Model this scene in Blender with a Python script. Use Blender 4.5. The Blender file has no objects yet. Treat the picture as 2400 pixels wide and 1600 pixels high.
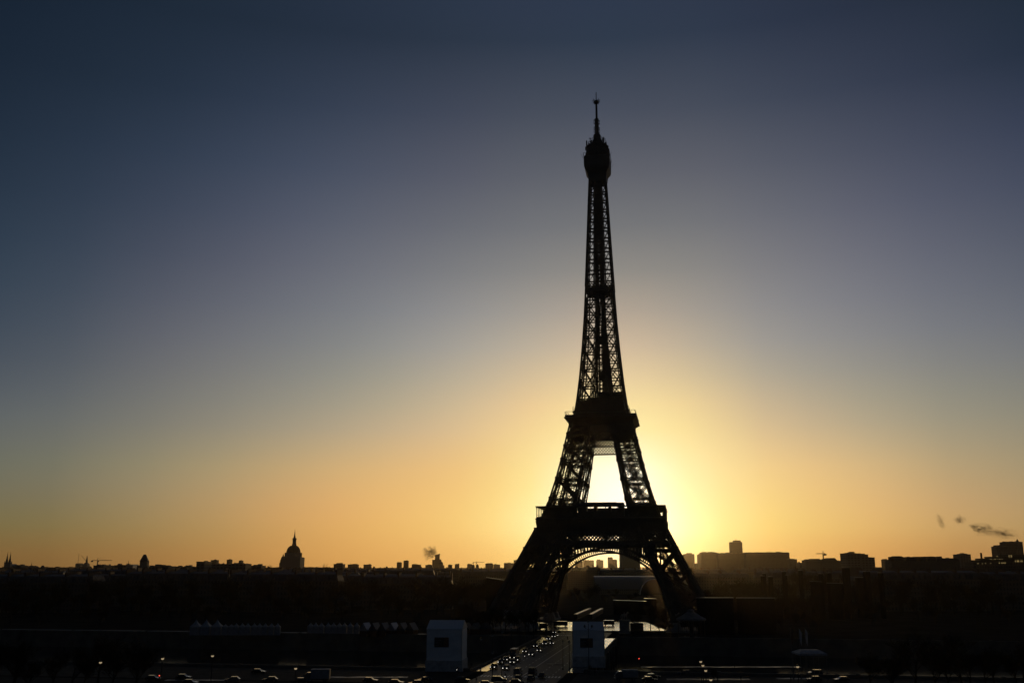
import bpy, bmesh, math, random
from mathutils import Vector, Matrix
R=math.radians
C=bpy.context.scene
COL=C.collection
# ------------------------------------------------------------------ camera
FPX=2300.0; HORIZ=530.0; CAMZ=31.57
TH=math.atan(HORIZ/FPX)
cam=bpy.data.objects.new('camera',bpy.data.cameras.new('camera')); COL.objects.link(cam); C.camera=cam
cam.location=(0,0,CAMZ)
cam.rotation_euler=(math.pi/2+TH,0,0)
cam.data.sensor_width=36; cam.data.lens=36*FPX/2400
cam.data.clip_start=1; cam.data.clip_end=60000
# ------------------------------------------------------------------ sky
SUN_AZ=7.0; SUN_EL=2.45
SKY_E= [-1, 0, 0.7, 1.4, 2.1, 2.8, 3.6, 4.5, 5.5, 6.6, 7.8, 9.2, 10.8, 12.6, 14.6, 17, 19.6, 22.5, 26, 30, 34]
SKY_A= [-30, -25, -20.5, -16.5, -13, -10, -7.5, -5, -3, -1, 1, 3, 5, 6.5, 8, 10, 12, 14.5, 17, 20, 24, 30]
SKY_T= [[[0.202, 0.102, 0.0296], [0.234, 0.118, 0.0343], [0.329, 0.165, 0.0482], [0.441, 0.219, 0.0619], [0.57, 0.28, 0.0748], [0.675, 0.335, 0.0869], [0.738, 0.374, 0.097], [0.791, 0.409, 0.107], [0.828, 0.444, 0.118], [0.863, 0.5, 0.136], [0.893, 0.582, 0.167], [0.931, 0.683, 0.244], [0.967, 0.787, 0.372], [0.972, 0.804, 0.398], [0.959, 0.77, 0.348], [0.934, 0.7, 0.267], [0.909, 0.605, 0.186], [0.865, 0.492, 0.13], [0.781, 0.408, 0.109], [0.651, 0.325, 0.0928], [0.463, 0.233, 0.073], [0.342, 0.181, 0.0612]], [[0.206, 0.106, 0.0312], [0.24, 0.124, 0.0363], [0.338, 0.171, 0.0506], [0.453, 0.227, 0.0649], [0.585, 0.29, 0.0785], [0.692, 0.346, 0.0913], [0.755, 0.386, 0.102], [0.807, 0.422, 0.113], [0.844, 0.458, 0.125], [0.876, 0.515, 0.143], [0.904, 0.598, 0.177], [0.94, 0.701, 0.259], [0.975, 0.81, 0.401], [0.98, 0.829, 0.431], [0.964, 0.784, 0.365], [0.936, 0.704, 0.271], [0.912, 0.61, 0.191], [0.87, 0.5, 0.134], [0.792, 0.418, 0.113], [0.668, 0.336, 0.0964], [0.48, 0.242, 0.076], [0.351, 0.187, 0.0633]], [[0.216, 0.121, 0.0379], [0.253, 0.14, 0.0434], [0.355, 0.19, 0.0586], [0.478, 0.249, 0.0744], [0.622, 0.318, 0.0901], [0.735, 0.38, 0.105], [0.8, 0.423, 0.118], [0.853, 0.462, 0.131], [0.887, 0.501, 0.145], [0.914, 0.561, 0.167], [0.936, 0.648, 0.209], [0.966, 0.76, 0.315], [0.994, 0.88, 0.502], [0.998, 0.899, 0.541], [0.977, 0.828, 0.42], [0.943, 0.714, 0.28], [0.92, 0.62, 0.201], [0.884, 0.521, 0.148], [0.818, 0.444, 0.126], [0.71, 0.367, 0.108], [0.521, 0.269, 0.086], [0.379, 0.208, 0.0719]], [[0.203, 0.137, 0.0483], [0.245, 0.158, 0.0547], [0.353, 0.212, 0.0725], [0.479, 0.273, 0.0888], [0.633, 0.34, 0.104], [0.752, 0.403, 0.118], [0.82, 0.452, 0.132], [0.874, 0.501, 0.148], [0.909, 0.549, 0.166], [0.937, 0.622, 0.2], [0.958, 0.722, 0.265], [0.979, 0.828, 0.405], [0.997, 0.931, 0.639], [0.999, 0.948, 0.689], [0.984, 0.885, 0.527], [0.954, 0.768, 0.333], [0.933, 0.673, 0.233], [0.897, 0.573, 0.169], [0.838, 0.496, 0.147], [0.741, 0.416, 0.13], [0.551, 0.313, 0.108], [0.399, 0.247, 0.0943]], [[0.185, 0.149, 0.0615], [0.23, 0.173, 0.0693], [0.346, 0.232, 0.0907], [0.481, 0.295, 0.107], [0.64, 0.359, 0.118], [0.764, 0.422, 0.131], [0.833, 0.478, 0.145], [0.889, 0.537, 0.164], [0.925, 0.596, 0.187], [0.955, 0.686, 0.236], [0.976, 0.802, 0.336], [0.989, 0.895, 0.518], [0.998, 0.974, 0.795], [0.999, 0.987, 0.854], [0.989, 0.941, 0.664], [0.967, 0.85, 0.426], [0.945, 0.751, 0.281], [0.909, 0.637, 0.194], [0.854, 0.553, 0.172], [0.764, 0.466, 0.157], [0.575, 0.356, 0.136], [0.412, 0.281, 0.123]], [[0.173, 0.15, 0.0754], [0.219, 0.177, 0.0837], [0.338, 0.24, 0.107], [0.481, 0.304, 0.122], [0.642, 0.367, 0.132], [0.766, 0.428, 0.144], [0.836, 0.485, 0.157], [0.893, 0.547, 0.176], [0.929, 0.61, 0.198], [0.96, 0.706, 0.248], [0.981, 0.828, 0.36], [0.991, 0.915, 0.556], [0.999, 0.986, 0.846], [1.0, 0.998, 0.909], [0.99, 0.958, 0.712], [0.971, 0.876, 0.461], [0.949, 0.776, 0.305], [0.911, 0.655, 0.214], [0.857, 0.567, 0.192], [0.767, 0.477, 0.176], [0.576, 0.363, 0.153], [0.405, 0.282, 0.137]], [[0.161, 0.15, 0.0936], [0.208, 0.178, 0.102], [0.326, 0.244, 0.124], [0.467, 0.309, 0.138], [0.623, 0.371, 0.147], [0.746, 0.429, 0.157], [0.819, 0.483, 0.169], [0.879, 0.541, 0.185], [0.918, 0.598, 0.203], [0.951, 0.69, 0.245], [0.975, 0.813, 0.34], [0.989, 0.906, 0.533], [0.998, 0.983, 0.832], [1.0, 0.996, 0.9], [0.99, 0.955, 0.704], [0.969, 0.87, 0.456], [0.946, 0.769, 0.317], [0.907, 0.648, 0.232], [0.847, 0.562, 0.208], [0.747, 0.475, 0.192], [0.551, 0.361, 0.167], [0.374, 0.277, 0.148]], [[0.148, 0.15, 0.108], [0.195, 0.18, 0.118], [0.307, 0.247, 0.141], [0.439, 0.313, 0.154], [0.585, 0.374, 0.163], [0.705, 0.43, 0.172], [0.783, 0.478, 0.181], [0.849, 0.526, 0.193], [0.894, 0.575, 0.208], [0.933, 0.661, 0.24], [0.962, 0.783, 0.311], [0.982, 0.886, 0.491], [0.997, 0.976, 0.8], [1.0, 0.992, 0.879], [0.989, 0.947, 0.681], [0.965, 0.856, 0.442], [0.94, 0.753, 0.325], [0.895, 0.633, 0.249], [0.825, 0.551, 0.224], [0.709, 0.47, 0.207], [0.509, 0.357, 0.179], [0.338, 0.27, 0.157]], [[0.134, 0.144, 0.118], [0.177, 0.176, 0.129], [0.279, 0.243, 0.151], [0.399, 0.309, 0.168], [0.532, 0.371, 0.18], [0.647, 0.427, 0.191], [0.73, 0.469, 0.2], [0.804, 0.51, 0.208], [0.858, 0.555, 0.218], [0.907, 0.633, 0.242], [0.946, 0.749, 0.304], [0.973, 0.856, 0.445], [0.995, 0.959, 0.731], [0.999, 0.98, 0.813], [0.986, 0.931, 0.63], [0.958, 0.833, 0.419], [0.925, 0.729, 0.326], [0.865, 0.609, 0.263], [0.779, 0.531, 0.24], [0.648, 0.455, 0.222], [0.457, 0.347, 0.193], [0.304, 0.259, 0.167]], [[0.118, 0.131, 0.126], [0.157, 0.162, 0.138], [0.24, 0.222, 0.161], [0.338, 0.285, 0.183], [0.447, 0.346, 0.202], [0.551, 0.403, 0.218], [0.638, 0.447, 0.229], [0.726, 0.492, 0.239], [0.795, 0.537, 0.246], [0.865, 0.608, 0.261], [0.923, 0.706, 0.304], [0.96, 0.807, 0.383], [0.988, 0.908, 0.546], [0.993, 0.929, 0.591], [0.978, 0.884, 0.494], [0.941, 0.79, 0.372], [0.882, 0.684, 0.318], [0.779, 0.562, 0.277], [0.674, 0.488, 0.257], [0.546, 0.418, 0.239], [0.389, 0.323, 0.207], [0.269, 0.245, 0.177]], [[0.1, 0.117, 0.127], [0.135, 0.146, 0.142], [0.202, 0.197, 0.167], [0.278, 0.253, 0.194], [0.362, 0.311, 0.22], [0.449, 0.366, 0.242], [0.534, 0.415, 0.259], [0.63, 0.468, 0.274], [0.712, 0.517, 0.283], [0.805, 0.579, 0.289], [0.889, 0.654, 0.304], [0.938, 0.741, 0.334], [0.974, 0.83, 0.392], [0.981, 0.85, 0.406], [0.962, 0.812, 0.375], [0.912, 0.729, 0.33], [0.817, 0.626, 0.308], [0.669, 0.505, 0.287], [0.559, 0.437, 0.27], [0.448, 0.375, 0.25], [0.326, 0.296, 0.216], [0.235, 0.228, 0.183]], [[0.0762, 0.0942, 0.115], [0.11, 0.124, 0.136], [0.171, 0.174, 0.165], [0.232, 0.225, 0.194], [0.296, 0.277, 0.222], [0.365, 0.328, 0.246], [0.439, 0.378, 0.265], [0.53, 0.433, 0.286], [0.614, 0.482, 0.299], [0.715, 0.534, 0.306], [0.819, 0.59, 0.306], [0.883, 0.661, 0.326], [0.932, 0.734, 0.355], [0.942, 0.751, 0.362], [0.914, 0.72, 0.347], [0.843, 0.649, 0.321], [0.72, 0.556, 0.307], [0.558, 0.447, 0.291], [0.458, 0.387, 0.274], [0.368, 0.333, 0.251], [0.274, 0.265, 0.218], [0.199, 0.203, 0.186]], [[0.0562, 0.0747, 0.101], [0.0863, 0.102, 0.124], [0.142, 0.148, 0.158], [0.193, 0.194, 0.189], [0.24, 0.239, 0.218], [0.291, 0.284, 0.243], [0.35, 0.328, 0.265], [0.424, 0.379, 0.292], [0.492, 0.423, 0.308], [0.571, 0.467, 0.317], [0.654, 0.511, 0.319], [0.722, 0.56, 0.331], [0.781, 0.607, 0.348], [0.793, 0.618, 0.353], [0.758, 0.593, 0.342], [0.674, 0.536, 0.321], [0.565, 0.467, 0.308], [0.434, 0.383, 0.294], [0.36, 0.333, 0.276], [0.297, 0.286, 0.253], [0.227, 0.229, 0.22], [0.165, 0.175, 0.188]], [[0.0423, 0.0621, 0.0903], [0.0675, 0.0847, 0.113], [0.114, 0.123, 0.148], [0.156, 0.163, 0.181], [0.193, 0.201, 0.21], [0.232, 0.238, 0.237], [0.275, 0.276, 0.265], [0.33, 0.318, 0.293], [0.379, 0.354, 0.31], [0.434, 0.39, 0.32], [0.491, 0.423, 0.326], [0.549, 0.453, 0.333], [0.605, 0.48, 0.336], [0.618, 0.485, 0.336], [0.586, 0.468, 0.329], [0.513, 0.428, 0.316], [0.433, 0.382, 0.306], [0.34, 0.321, 0.292], [0.287, 0.281, 0.274], [0.241, 0.242, 0.249], [0.186, 0.195, 0.216], [0.134, 0.147, 0.177]], [[0.0317, 0.0518, 0.0798], [0.0518, 0.07, 0.101], [0.0877, 0.0993, 0.132], [0.122, 0.132, 0.163], [0.154, 0.165, 0.192], [0.186, 0.196, 0.217], [0.217, 0.225, 0.241], [0.254, 0.256, 0.263], [0.286, 0.281, 0.277], [0.321, 0.306, 0.286], [0.356, 0.328, 0.292], [0.392, 0.347, 0.298], [0.427, 0.362, 0.295], [0.434, 0.365, 0.293], [0.416, 0.356, 0.29], [0.375, 0.333, 0.284], [0.329, 0.305, 0.277], [0.27, 0.264, 0.264], [0.232, 0.233, 0.248], [0.196, 0.201, 0.227], [0.152, 0.162, 0.196], [0.106, 0.12, 0.154]], [[0.0237, 0.0415, 0.0678], [0.0384, 0.0559, 0.0869], [0.0636, 0.0769, 0.112], [0.0912, 0.102, 0.139], [0.119, 0.129, 0.165], [0.143, 0.153, 0.184], [0.164, 0.172, 0.198], [0.186, 0.192, 0.209], [0.203, 0.207, 0.217], [0.221, 0.222, 0.225], [0.238, 0.235, 0.23], [0.254, 0.246, 0.234], [0.267, 0.255, 0.235], [0.269, 0.256, 0.235], [0.264, 0.252, 0.233], [0.252, 0.244, 0.23], [0.235, 0.23, 0.226], [0.205, 0.205, 0.218], [0.181, 0.184, 0.208], [0.153, 0.159, 0.193], [0.118, 0.128, 0.168], [0.0792, 0.0927, 0.131]], [[0.0183, 0.0325, 0.0556], [0.0283, 0.044, 0.0729], [0.0444, 0.0594, 0.0942], [0.0638, 0.0779, 0.117], [0.0844, 0.0978, 0.139], [0.102, 0.115, 0.153], [0.117, 0.127, 0.161], [0.13, 0.139, 0.168], [0.14, 0.149, 0.173], [0.151, 0.158, 0.178], [0.16, 0.167, 0.183], [0.167, 0.173, 0.186], [0.173, 0.178, 0.188], [0.174, 0.179, 0.188], [0.172, 0.177, 0.187], [0.169, 0.174, 0.186], [0.162, 0.167, 0.184], [0.146, 0.152, 0.178], [0.13, 0.138, 0.17], [0.111, 0.119, 0.158], [0.0855, 0.0963, 0.139], [0.0559, 0.0687, 0.109]], [[0.0139, 0.0253, 0.0451], [0.0204, 0.0341, 0.0593], [0.0297, 0.045, 0.0761], [0.0414, 0.0574, 0.0934], [0.0543, 0.0702, 0.11], [0.0662, 0.081, 0.121], [0.0761, 0.0889, 0.127], [0.0858, 0.0963, 0.132], [0.0933, 0.102, 0.136], [0.101, 0.11, 0.139], [0.107, 0.116, 0.142], [0.111, 0.12, 0.145], [0.115, 0.122, 0.147], [0.115, 0.122, 0.147], [0.114, 0.121, 0.146], [0.112, 0.119, 0.145], [0.108, 0.115, 0.143], [0.0967, 0.106, 0.137], [0.0861, 0.096, 0.13], [0.0737, 0.0841, 0.12], [0.0576, 0.0686, 0.106], [0.0363, 0.0483, 0.0843]], [[0.0101, 0.0192, 0.0356], [0.0136, 0.0244, 0.0432], [0.018, 0.0304, 0.0535], [0.0242, 0.0377, 0.0652], [0.0309, 0.045, 0.076], [0.0373, 0.0513, 0.084], [0.0429, 0.0561, 0.0893], [0.0485, 0.0606, 0.0937], [0.0528, 0.0642, 0.0968], [0.057, 0.0687, 0.0997], [0.0603, 0.0726, 0.102], [0.0621, 0.0744, 0.104], [0.0631, 0.0753, 0.106], [0.0629, 0.075, 0.106], [0.0623, 0.0742, 0.105], [0.0614, 0.0732, 0.104], [0.0589, 0.0711, 0.102], [0.0526, 0.0649, 0.0967], [0.0466, 0.0586, 0.0908], [0.04, 0.0514, 0.0831], [0.0314, 0.042, 0.0716], [0.0188, 0.0295, 0.0525]], [[0.00768, 0.0155, 0.03], [0.0104, 0.0195, 0.0361], [0.0126, 0.0226, 0.0402], [0.0147, 0.0251, 0.0443], [0.017, 0.0277, 0.0486], [0.0191, 0.0302, 0.0525], [0.021, 0.0325, 0.0555], [0.0228, 0.0348, 0.0585], [0.0243, 0.0366, 0.0609], [0.0256, 0.0383, 0.0636], [0.0267, 0.0397, 0.0662], [0.0272, 0.0408, 0.0679], [0.0274, 0.0416, 0.0692], [0.0274, 0.0417, 0.0696], [0.0278, 0.0415, 0.0692], [0.0285, 0.0415, 0.0693], [0.0279, 0.0408, 0.0693], [0.0261, 0.0376, 0.0656], [0.0242, 0.0346, 0.0615], [0.0222, 0.0317, 0.0568], [0.0192, 0.0282, 0.0502], [0.0147, 0.0243, 0.0413]], [[0.00793, 0.0159, 0.0307], [0.0104, 0.0196, 0.0366], [0.0129, 0.023, 0.0423], [0.0152, 0.0258, 0.0474], [0.0174, 0.0282, 0.052], [0.0191, 0.0304, 0.0559], [0.0206, 0.0324, 0.0592], [0.022, 0.0343, 0.0623], [0.023, 0.0355, 0.0646], [0.0243, 0.0364, 0.0669], [0.0252, 0.0369, 0.0684], [0.0252, 0.0369, 0.0685], [0.0252, 0.0369, 0.0685], [0.0252, 0.0369, 0.0685], [0.0252, 0.0368, 0.0681], [0.0252, 0.0361, 0.0661], [0.0251, 0.0351, 0.0638], [0.0241, 0.0333, 0.0605], [0.0229, 0.0315, 0.0571], [0.0211, 0.0296, 0.0532], [0.0185, 0.0273, 0.0482], [0.015, 0.0246, 0.0419]]]

SKY_GAIN=1.0
BACK=(0.0095,0.0135,0.021)
w=bpy.data.worlds.new("World"); C.world=w; w.use_nodes=True
nt=w.node_tree; N=nt.nodes; Lk=nt.links
bg=N['Background']
def mth(op,a,b=None,c=None,clamp=False):
    n=N.new('ShaderNodeMath'); n.operation=op; n.use_clamp=clamp
    for i,v in enumerate((a,b,c)):
        if v is None: continue
        if isinstance(v,(int,float)): n.inputs[i].default_value=v
        else: Lk.new(v,n.inputs[i])
    return n.outputs[0]
def mixc(f,a,b):
    n=N.new('ShaderNodeMix'); n.data_type='RGBA'
    Lk.new(f,n.inputs['Factor'])
    for s,v in ((n.inputs[6],a),(n.inputs[7],b)):
        if isinstance(v,tuple): s.default_value=(*v,1)
        else: Lk.new(v,s)
    return n.outputs[2]
tc=N.new('ShaderNodeTexCoord'); sx=N.new('ShaderNodeSeparateXYZ'); Lk.new(tc.outputs['Generated'],sx.inputs[0])
az=mth('MULTIPLY',mth('ARCTAN2',sx.outputs[0],sx.outputs[1]),180/math.pi)
el=mth('MULTIPLY',mth('ARCSINE',sx.outputs[2]),180/math.pi)
fac=mth('MULTIPLY_ADD',az,1/68.0,0.5,clamp=True)       # -34 .. 34 degrees
prev=None
for i,e in enumerate(SKY_E):
    r=N.new('ShaderNodeValToRGB'); Lk.new(fac,r.inputs[0]); cr=r.color_ramp; cr.interpolation='EASE' if False else 'LINEAR'
    els=cr.elements
    for k,a in enumerate(SKY_A):
        p=a/68.0+0.5
        if k==0: q=els[0]; q.position=p
        elif k==1: q=els[1]; q.position=p
        else: q=els.new(p)
        q.color=(*SKY_T[i][k],1)
    if prev is None: prev=r.outputs[0]
    else:
        e0=SKY_E[i-1]; f=mth('MULTIPLY_ADD',el,1/(e-e0),-e0/(e-e0),clamp=True)
        prev=mixc(f,prev,r.outputs[0])
# away from the sun the sky falls off to a dim blue dawn
f=mth('DIVIDE',mth('SUBTRACT',el,33.0),45.0,clamp=True); prev=mixc(f,prev,BACK)
aaz=mth('ABSOLUTE',az); f=mth('POWER',mth('DIVIDE',mth("SUBTRACT",aaz,30.0),60.0,clamp=True),0.7); prev=mixc(f,prev,BACK)
# a share of the physical sky on top
sky=N.new('ShaderNodeTexSky'); sky.sky_type='NISHITA'; sky.sun_disc=False
sky.sun_elevation=R(SUN_EL); sky.sun_rotation=R(SUN_AZ); sky.air_density=1.2; sky.dust_density=4; sky.ozone_density=3
Lk.new(prev,bg.inputs[0]); bg.inputs[1].default_value=SKY_GAIN
bg2=N.new('ShaderNodeBackground'); Lk.new(sky.outputs[0],bg2.inputs[0]); bg2.inputs[1].default_value=0.0015
ad=N.new('ShaderNodeAddShader'); Lk.new(bg.outputs[0],ad.inputs[0]); Lk.new(bg2.outputs[0],ad.inputs[1])
Lk.new(ad.outputs[0],N['World Output'].inputs[0])
try: w.cycles.sampling_method='MANUAL'; w.cycles.sample_map_resolution=1024
except Exception: pass
# ------------------------------------------------------------------ sun
sl=bpy.data.lights.new('sun','SUN'); sl.energy=0.3; sl.angle=R(0.55); sl.color=(1.0,0.62,0.24)
so=bpy.data.objects.new('sun',sl); COL.objects.link(so)
sd=Vector((math.sin(R(SUN_AZ))*math.cos(R(SUN_EL)),math.cos(R(SUN_AZ))*math.cos(R(SUN_EL)),math.sin(R(SUN_EL))))
so.rotation_euler=sd.to_track_quat('Z','Y').to_euler(); so.location=(0,0,500)
C.view_settings.view_transform='Standard'; C.view_settings.look='None'; C.view_settings.exposure=0; C.view_settings.gamma=1
C.cycles.volume_bounces=0; C.cycles.max_bounces=5; C.cycles.transparent_max_bounces=24
C.cycles.volume_max_steps=1024; C.cycles.volume_step_rate=0.5

# ------------------------------------------------------------------ helpers
def tag(o,label=None,cat=None,group=None,kind=None):
    if label: o['label']=label
    if cat: o['category']=cat
    if group: o['group']=group
    if kind: o['kind']=kind
    return o
def empty(name,loc,rz=0.0,label=None,cat=None,group=None):
    o=bpy.data.objects.new(name,None); COL.objects.link(o); o.location=loc; o.rotation_euler=(0,0,rz); o.empty_display_size=1
    return tag(o,label,cat,group)
def kids(o): return [c for c in ALLCH.get(o.name,[])]
ALLCH={}
def setp(o,p):
    if p is not None: o.parent=p; ALLCH.setdefault(p.name,[]).append(o)
def copy_tree(o,parent=None):
    c=o.copy(); COL.objects.link(c)
    if parent is not None: setp(c,parent)
    for ch in list(ALLCH.get(o.name,[])): copy_tree(ch,c)
    return c
class MB:
    def __init__(s): s.v=[]; s.f=[]
    def add(s,vs,fs):
        b=len(s.v); s.v.extend([tuple(q) for q in vs]); s.f.extend([tuple(b+i for i in f) for f in fs])
    def box(s,x0,x1,y0,y1,z0,z1):
        s.add([(x0,y0,z0),(x1,y0,z0),(x1,y1,z0),(x0,y1,z0),(x0,y0,z1),(x1,y0,z1),(x1,y1,z1),(x0,y1,z1)],
              [(0,3,2,1),(4,5,6,7),(0,1,5,4),(1,2,6,5),(2,3,7,6),(3,0,4,7)])
    def frust(s,cx,cy,z0,z1,a0,b0,a1,b1):
        vs=[(cx+sx*a*1.0,cy+sy*b,z) for z,a,b in ((z0,a0,b0),(z1,a1,b1)) for sx,sy in ((-1,-1),(1,-1),(1,1),(-1,1))]
        s.add(vs,[(0,3,2,1),(4,5,6,7),(0,1,5,4),(1,2,6,5),(2,3,7,6),(3,0,4,7)])
    def bar(s,p,q,w=0.3,h=None,up=None):
        p=Vector(p); q=Vector(q); d=q-p
        if d.length<1e-6: return
        d.normalize(); h=w if h is None else h
        ref=Vector(up) if up else (Vector((0,0,1)) if abs(d.z)<0.9 else Vector((1,0,0)))
        u=d.cross(ref)
        if u.length<1e-5: u=d.cross(Vector((0,1,0)))
        u.normalize(); v=u.cross(d)
        u=u*(w/2); v=v*(h/2)
        s.add([p-u-v,p+u-v,p+u+v,p-u+v,q-u-v,q+u-v,q+u+v,q-u+v],
              [(0,3,2,1),(4,5,6,7),(0,1,5,4),(1,2,6,5),(2,3,7,6),(3,0,4,7)])
    def girder(s,p,q,w,t,lace,pitch,up=None,h=None):
        """open lattice girder: four corner angles, zig-zag lacing on the four sides"""
        p=Vector(p); q=Vector(q); d=q-p; L=d.length
        if L<1e-6: return
        d.normalize(); h=w if h is None else h
        ref=Vector(up) if up else (Vector((0,0,1)) if abs(d.z)<0.9 else Vector((1,0,0)))
        u=d.cross(ref); u.normalize(); v=u.cross(d)
        cs=[(-1,-1),(1,-1),(1,1),(-1,1)]
        off=[u*(a*(w-t)/2)+v*(b*(h-t)/2) for a,b in cs]
        for o in off: s.bar(p+o,q+o,t,t,up=ref)
        n=max(1,int(round(L/pitch)))
        for k in range(n):
            a=p+d*(L*k/n); b=p+d*(L*(k+1)/n)
            for i in range(4):
                j=(i+1)%4
                if (k+i)%2: s.bar(a+off[i],b+off[j],lace,lace*0.6)
                else: s.bar(a+off[j],b+off[i],lace,lace*0.6)
    def lathe(s,prof,n=20,cx=0,cy=0,cap=True):
        b=len(s.v)
        for r,z in prof:
            for k in range(n):
                a=2*math.pi*k/n; s.v.append((cx+r*math.cos(a),cy+r*math.sin(a),z))
        for i in range(len(prof)-1):
            for k in range(n):
                j=(k+1)%n; s.f.append((b+i*n+k,b+i*n+j,b+(i+1)*n+j,b+(i+1)*n+k))
        if cap:
            s.f.append(tuple(b+k for k in reversed(range(n)))); s.f.append(tuple(b+(len(prof)-1)*n+k for k in range(n)))
    def prism(s,pts,y0,y1,axis='y'):
        """polygon in the xz plane pushed along y (or yz along x)"""
        n=len(pts); A=[(a,y0,c) if axis=='y' else (y0,a,c) for a,c in pts]; B=[(a,y1,c) if axis=='y' else (y1,a,c) for a,c in pts]
        s.add(A+B,[tuple(range(n)),tuple(reversed(range(n,2*n)))]+[(i,i+n,(i+1)%n+n,(i+1)%n) for i in range(n)])
    def strip(s,rows,closed=False):
        """grid of rows of points"""
        b=len(s.v); n=len(rows[0])
        for r in rows: s.v.extend([tuple(q) for q in r])
        for i in range(len(rows)-1):
            for k in range(n-1 if not closed else n):
                j=(k+1)%n; s.f.append((b+i*n+k,b+i*n+j,b+(i+1)*n+j,b+(i+1)*n+k))
    def tube(s,pts,rad,n=5):
        rows=[]
        for i,p in enumerate(pts):
            p=Vector(p); d=Vector(pts[min(i+1,len(pts)-1)])-Vector(pts[max(i-1,0)])
            d.normalize(); ref=Vector((0,0,1)) if abs(d.z)<0.9 else Vector((1,0,0))
            u=d.cross(ref).normalized(); v=u.cross(d); r=rad[i] if isinstance(rad,(list,tuple)) else rad
            rows.append([p+u*(r*math.cos(2*math.pi*k/n))+v*(r*math.sin(2*math.pi*k/n)) for k in range(n)])
        s.strip(rows,True)
    def mesh(s,name):
        me=bpy.data.meshes.new(name); me.from_pydata(s.v,[],s.f); me.update()
        bm=bmesh.new(); bm.from_mesh(me); bmesh.ops.recalc_face_normals(bm,faces=bm.faces[:]); bm.to_mesh(me); bm.free()
        return me
    def build(s,name,m,parent=None,smooth=False,bevel=0):
        me=s.mesh(name); o=bpy.data.objects.new(name,me); COL.objects.link(o); setp(o,parent)
        if m: me.materials.append(m)
        if smooth:
            for p in me.polygons: p.use_smooth=True
        if bevel:
            b=o.modifiers.new('b','BEVEL'); b.width=bevel; b.segments=2; b.limit_method='ANGLE'
        return o
_m={}
def mat(name,col,rough=0.8,metal=0.0,noise=0.25,scale=1.0,spec=0.5,emit=None,es=0,trans=0,bump=0.0,coat=0,bscale=None):
    if name in _m: return _m[name]
    m=bpy.data.materials.new(name); m.use_nodes=True; t=m.node_tree; b=t.nodes['Principled BSDF']
    b.inputs['Roughness'].default_value=rough; b.inputs['Metallic'].default_value=metal
    b.inputs['Specular IOR Level'].default_value=spec
    if coat: b.inputs['Coat Weight'].default_value=coat; b.inputs['Coat Roughness'].default_value=0.08
    if trans: b.inputs['Transmission Weight'].default_value=trans
    tcn=t.nodes.new('ShaderNodeTexCoord')
    nz=t.nodes.new('ShaderNodeTexNoise'); nz.inputs['Scale'].default_value=scale; nz.inputs['Detail'].default_value=5
    t.links.new(tcn.outputs['Object'],nz.inputs['Vector'])
    r=t.nodes.new('ShaderNodeValToRGB'); r.color_ramp.elements[0].position=0.3; r.color_ramp.elements[1].position=0.7
    r.color_ramp.elements[0].color=(*[c*(1-noise) for c in col],1); r.color_ramp.elements[1].color=(*[min(1,c*(1+noise)) for c in col],1)
    t.links.new(nz.outputs[0],r.inputs[0]); t.links.new(r.outputs[0],b.inputs['Base Color'])
    if bump:
        n2=t.nodes.new('ShaderNodeTexNoise'); n2.inputs['Scale'].default_value=bscale or scale*4; n2.inputs['Detail'].default_value=4
        t.links.new(tcn.outputs['Object'],n2.inputs['Vector'])
        bp=t.nodes.new('ShaderNodeBump'); bp.inputs['Strength'].default_value=bump; bp.inputs['Distance'].default_value=0.1
        t.links.new(n2.outputs[0],bp.inputs['Height']); t.links.new(bp.outputs[0],b.inputs['Normal'])
    if emit:
        b.inputs['Emission Color'].default_value=(*emit,1); b.inputs['Emission Strength'].default_value=es
    _m[name]=m; return m
CT,ST=math.cos(TH),math.sin(TH)
def at(px,py,Y):
    """the point of the scene that lies Y metres ahead and is seen at pixel (px,py) of the 2400x1600 photograph"""
    u=px-1200.0; v=800.0-py; dy=FPX*CT-v*ST; dz=FPX*ST+v*CT
    return Vector((u/dy*Y,Y,CAMZ+dz/dy*Y))
def gnd(px,py,z=0.0):
    u=px-1200.0; v=800.0-py; dy=FPX*CT-v*ST; dz=FPX*ST+v*CT
    Y=(z-CAMZ)*dy/dz
    return Vector((u/dy*Y,Y,z))
TX,TY,TA=53.9,577.3,0.169
def tl(lx,ly,z=0.0):
    return Vector((TX+lx*math.cos(TA)+ly*math.sin(TA),TY-lx*math.sin(TA)+ly*math.cos(TA),z))
def lerp(tab,z):
    if z<=tab[0][0]: return tab[0][1]
    for (a,b),(c,d) in zip(tab,tab[1:]):
        if z<=c: return b+(d-b)*(z-a)/(c-a)
    return tab[-1][1]
rnd=random.Random(7)

# ================================================================== TOWER
IRON=mat('puddled_iron',(0.10,0.075,0.055),rough=0.65,noise=0.2,scale=0.3)
HT=[(0,60.9),(8,57.0),(23,49.6),(36,42.7),(51,35.2),(57.6,32.2),(67,28.5),(80,24.7),(92,21.7),(101,19.8),(112,17.3),(116,16.4),(121,15.2),(126,14.4),(133,13.5),(140,12.65),(150,11.7),(160,10.8),(178,9.5),(196,8.55),(209,7.9),(222,7.3),(237,6.6),(252,5.95),(266,5.3),(276,5.0)]
GT=[(0,39.0),(12,36.3),(23,32.6),(36,27.0),(50,20.8),(57.6,17.2),(66,14.8),(70,13.9),(84,11.2),(96,9.0),(102,8.0),(116,6.3),(121,5.9),(135,5.0),(150,3.9),(165,2.7),(180,1.5),(192,0.9)]
H=lambda z: lerp(HT,z)
G=lambda z: lerp(GT,z)
tower=empty('iron_lattice_tower',(TX,TY,0),-TA,'huge dark iron lattice tower on four splayed legs before the rising sun','tower')
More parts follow.
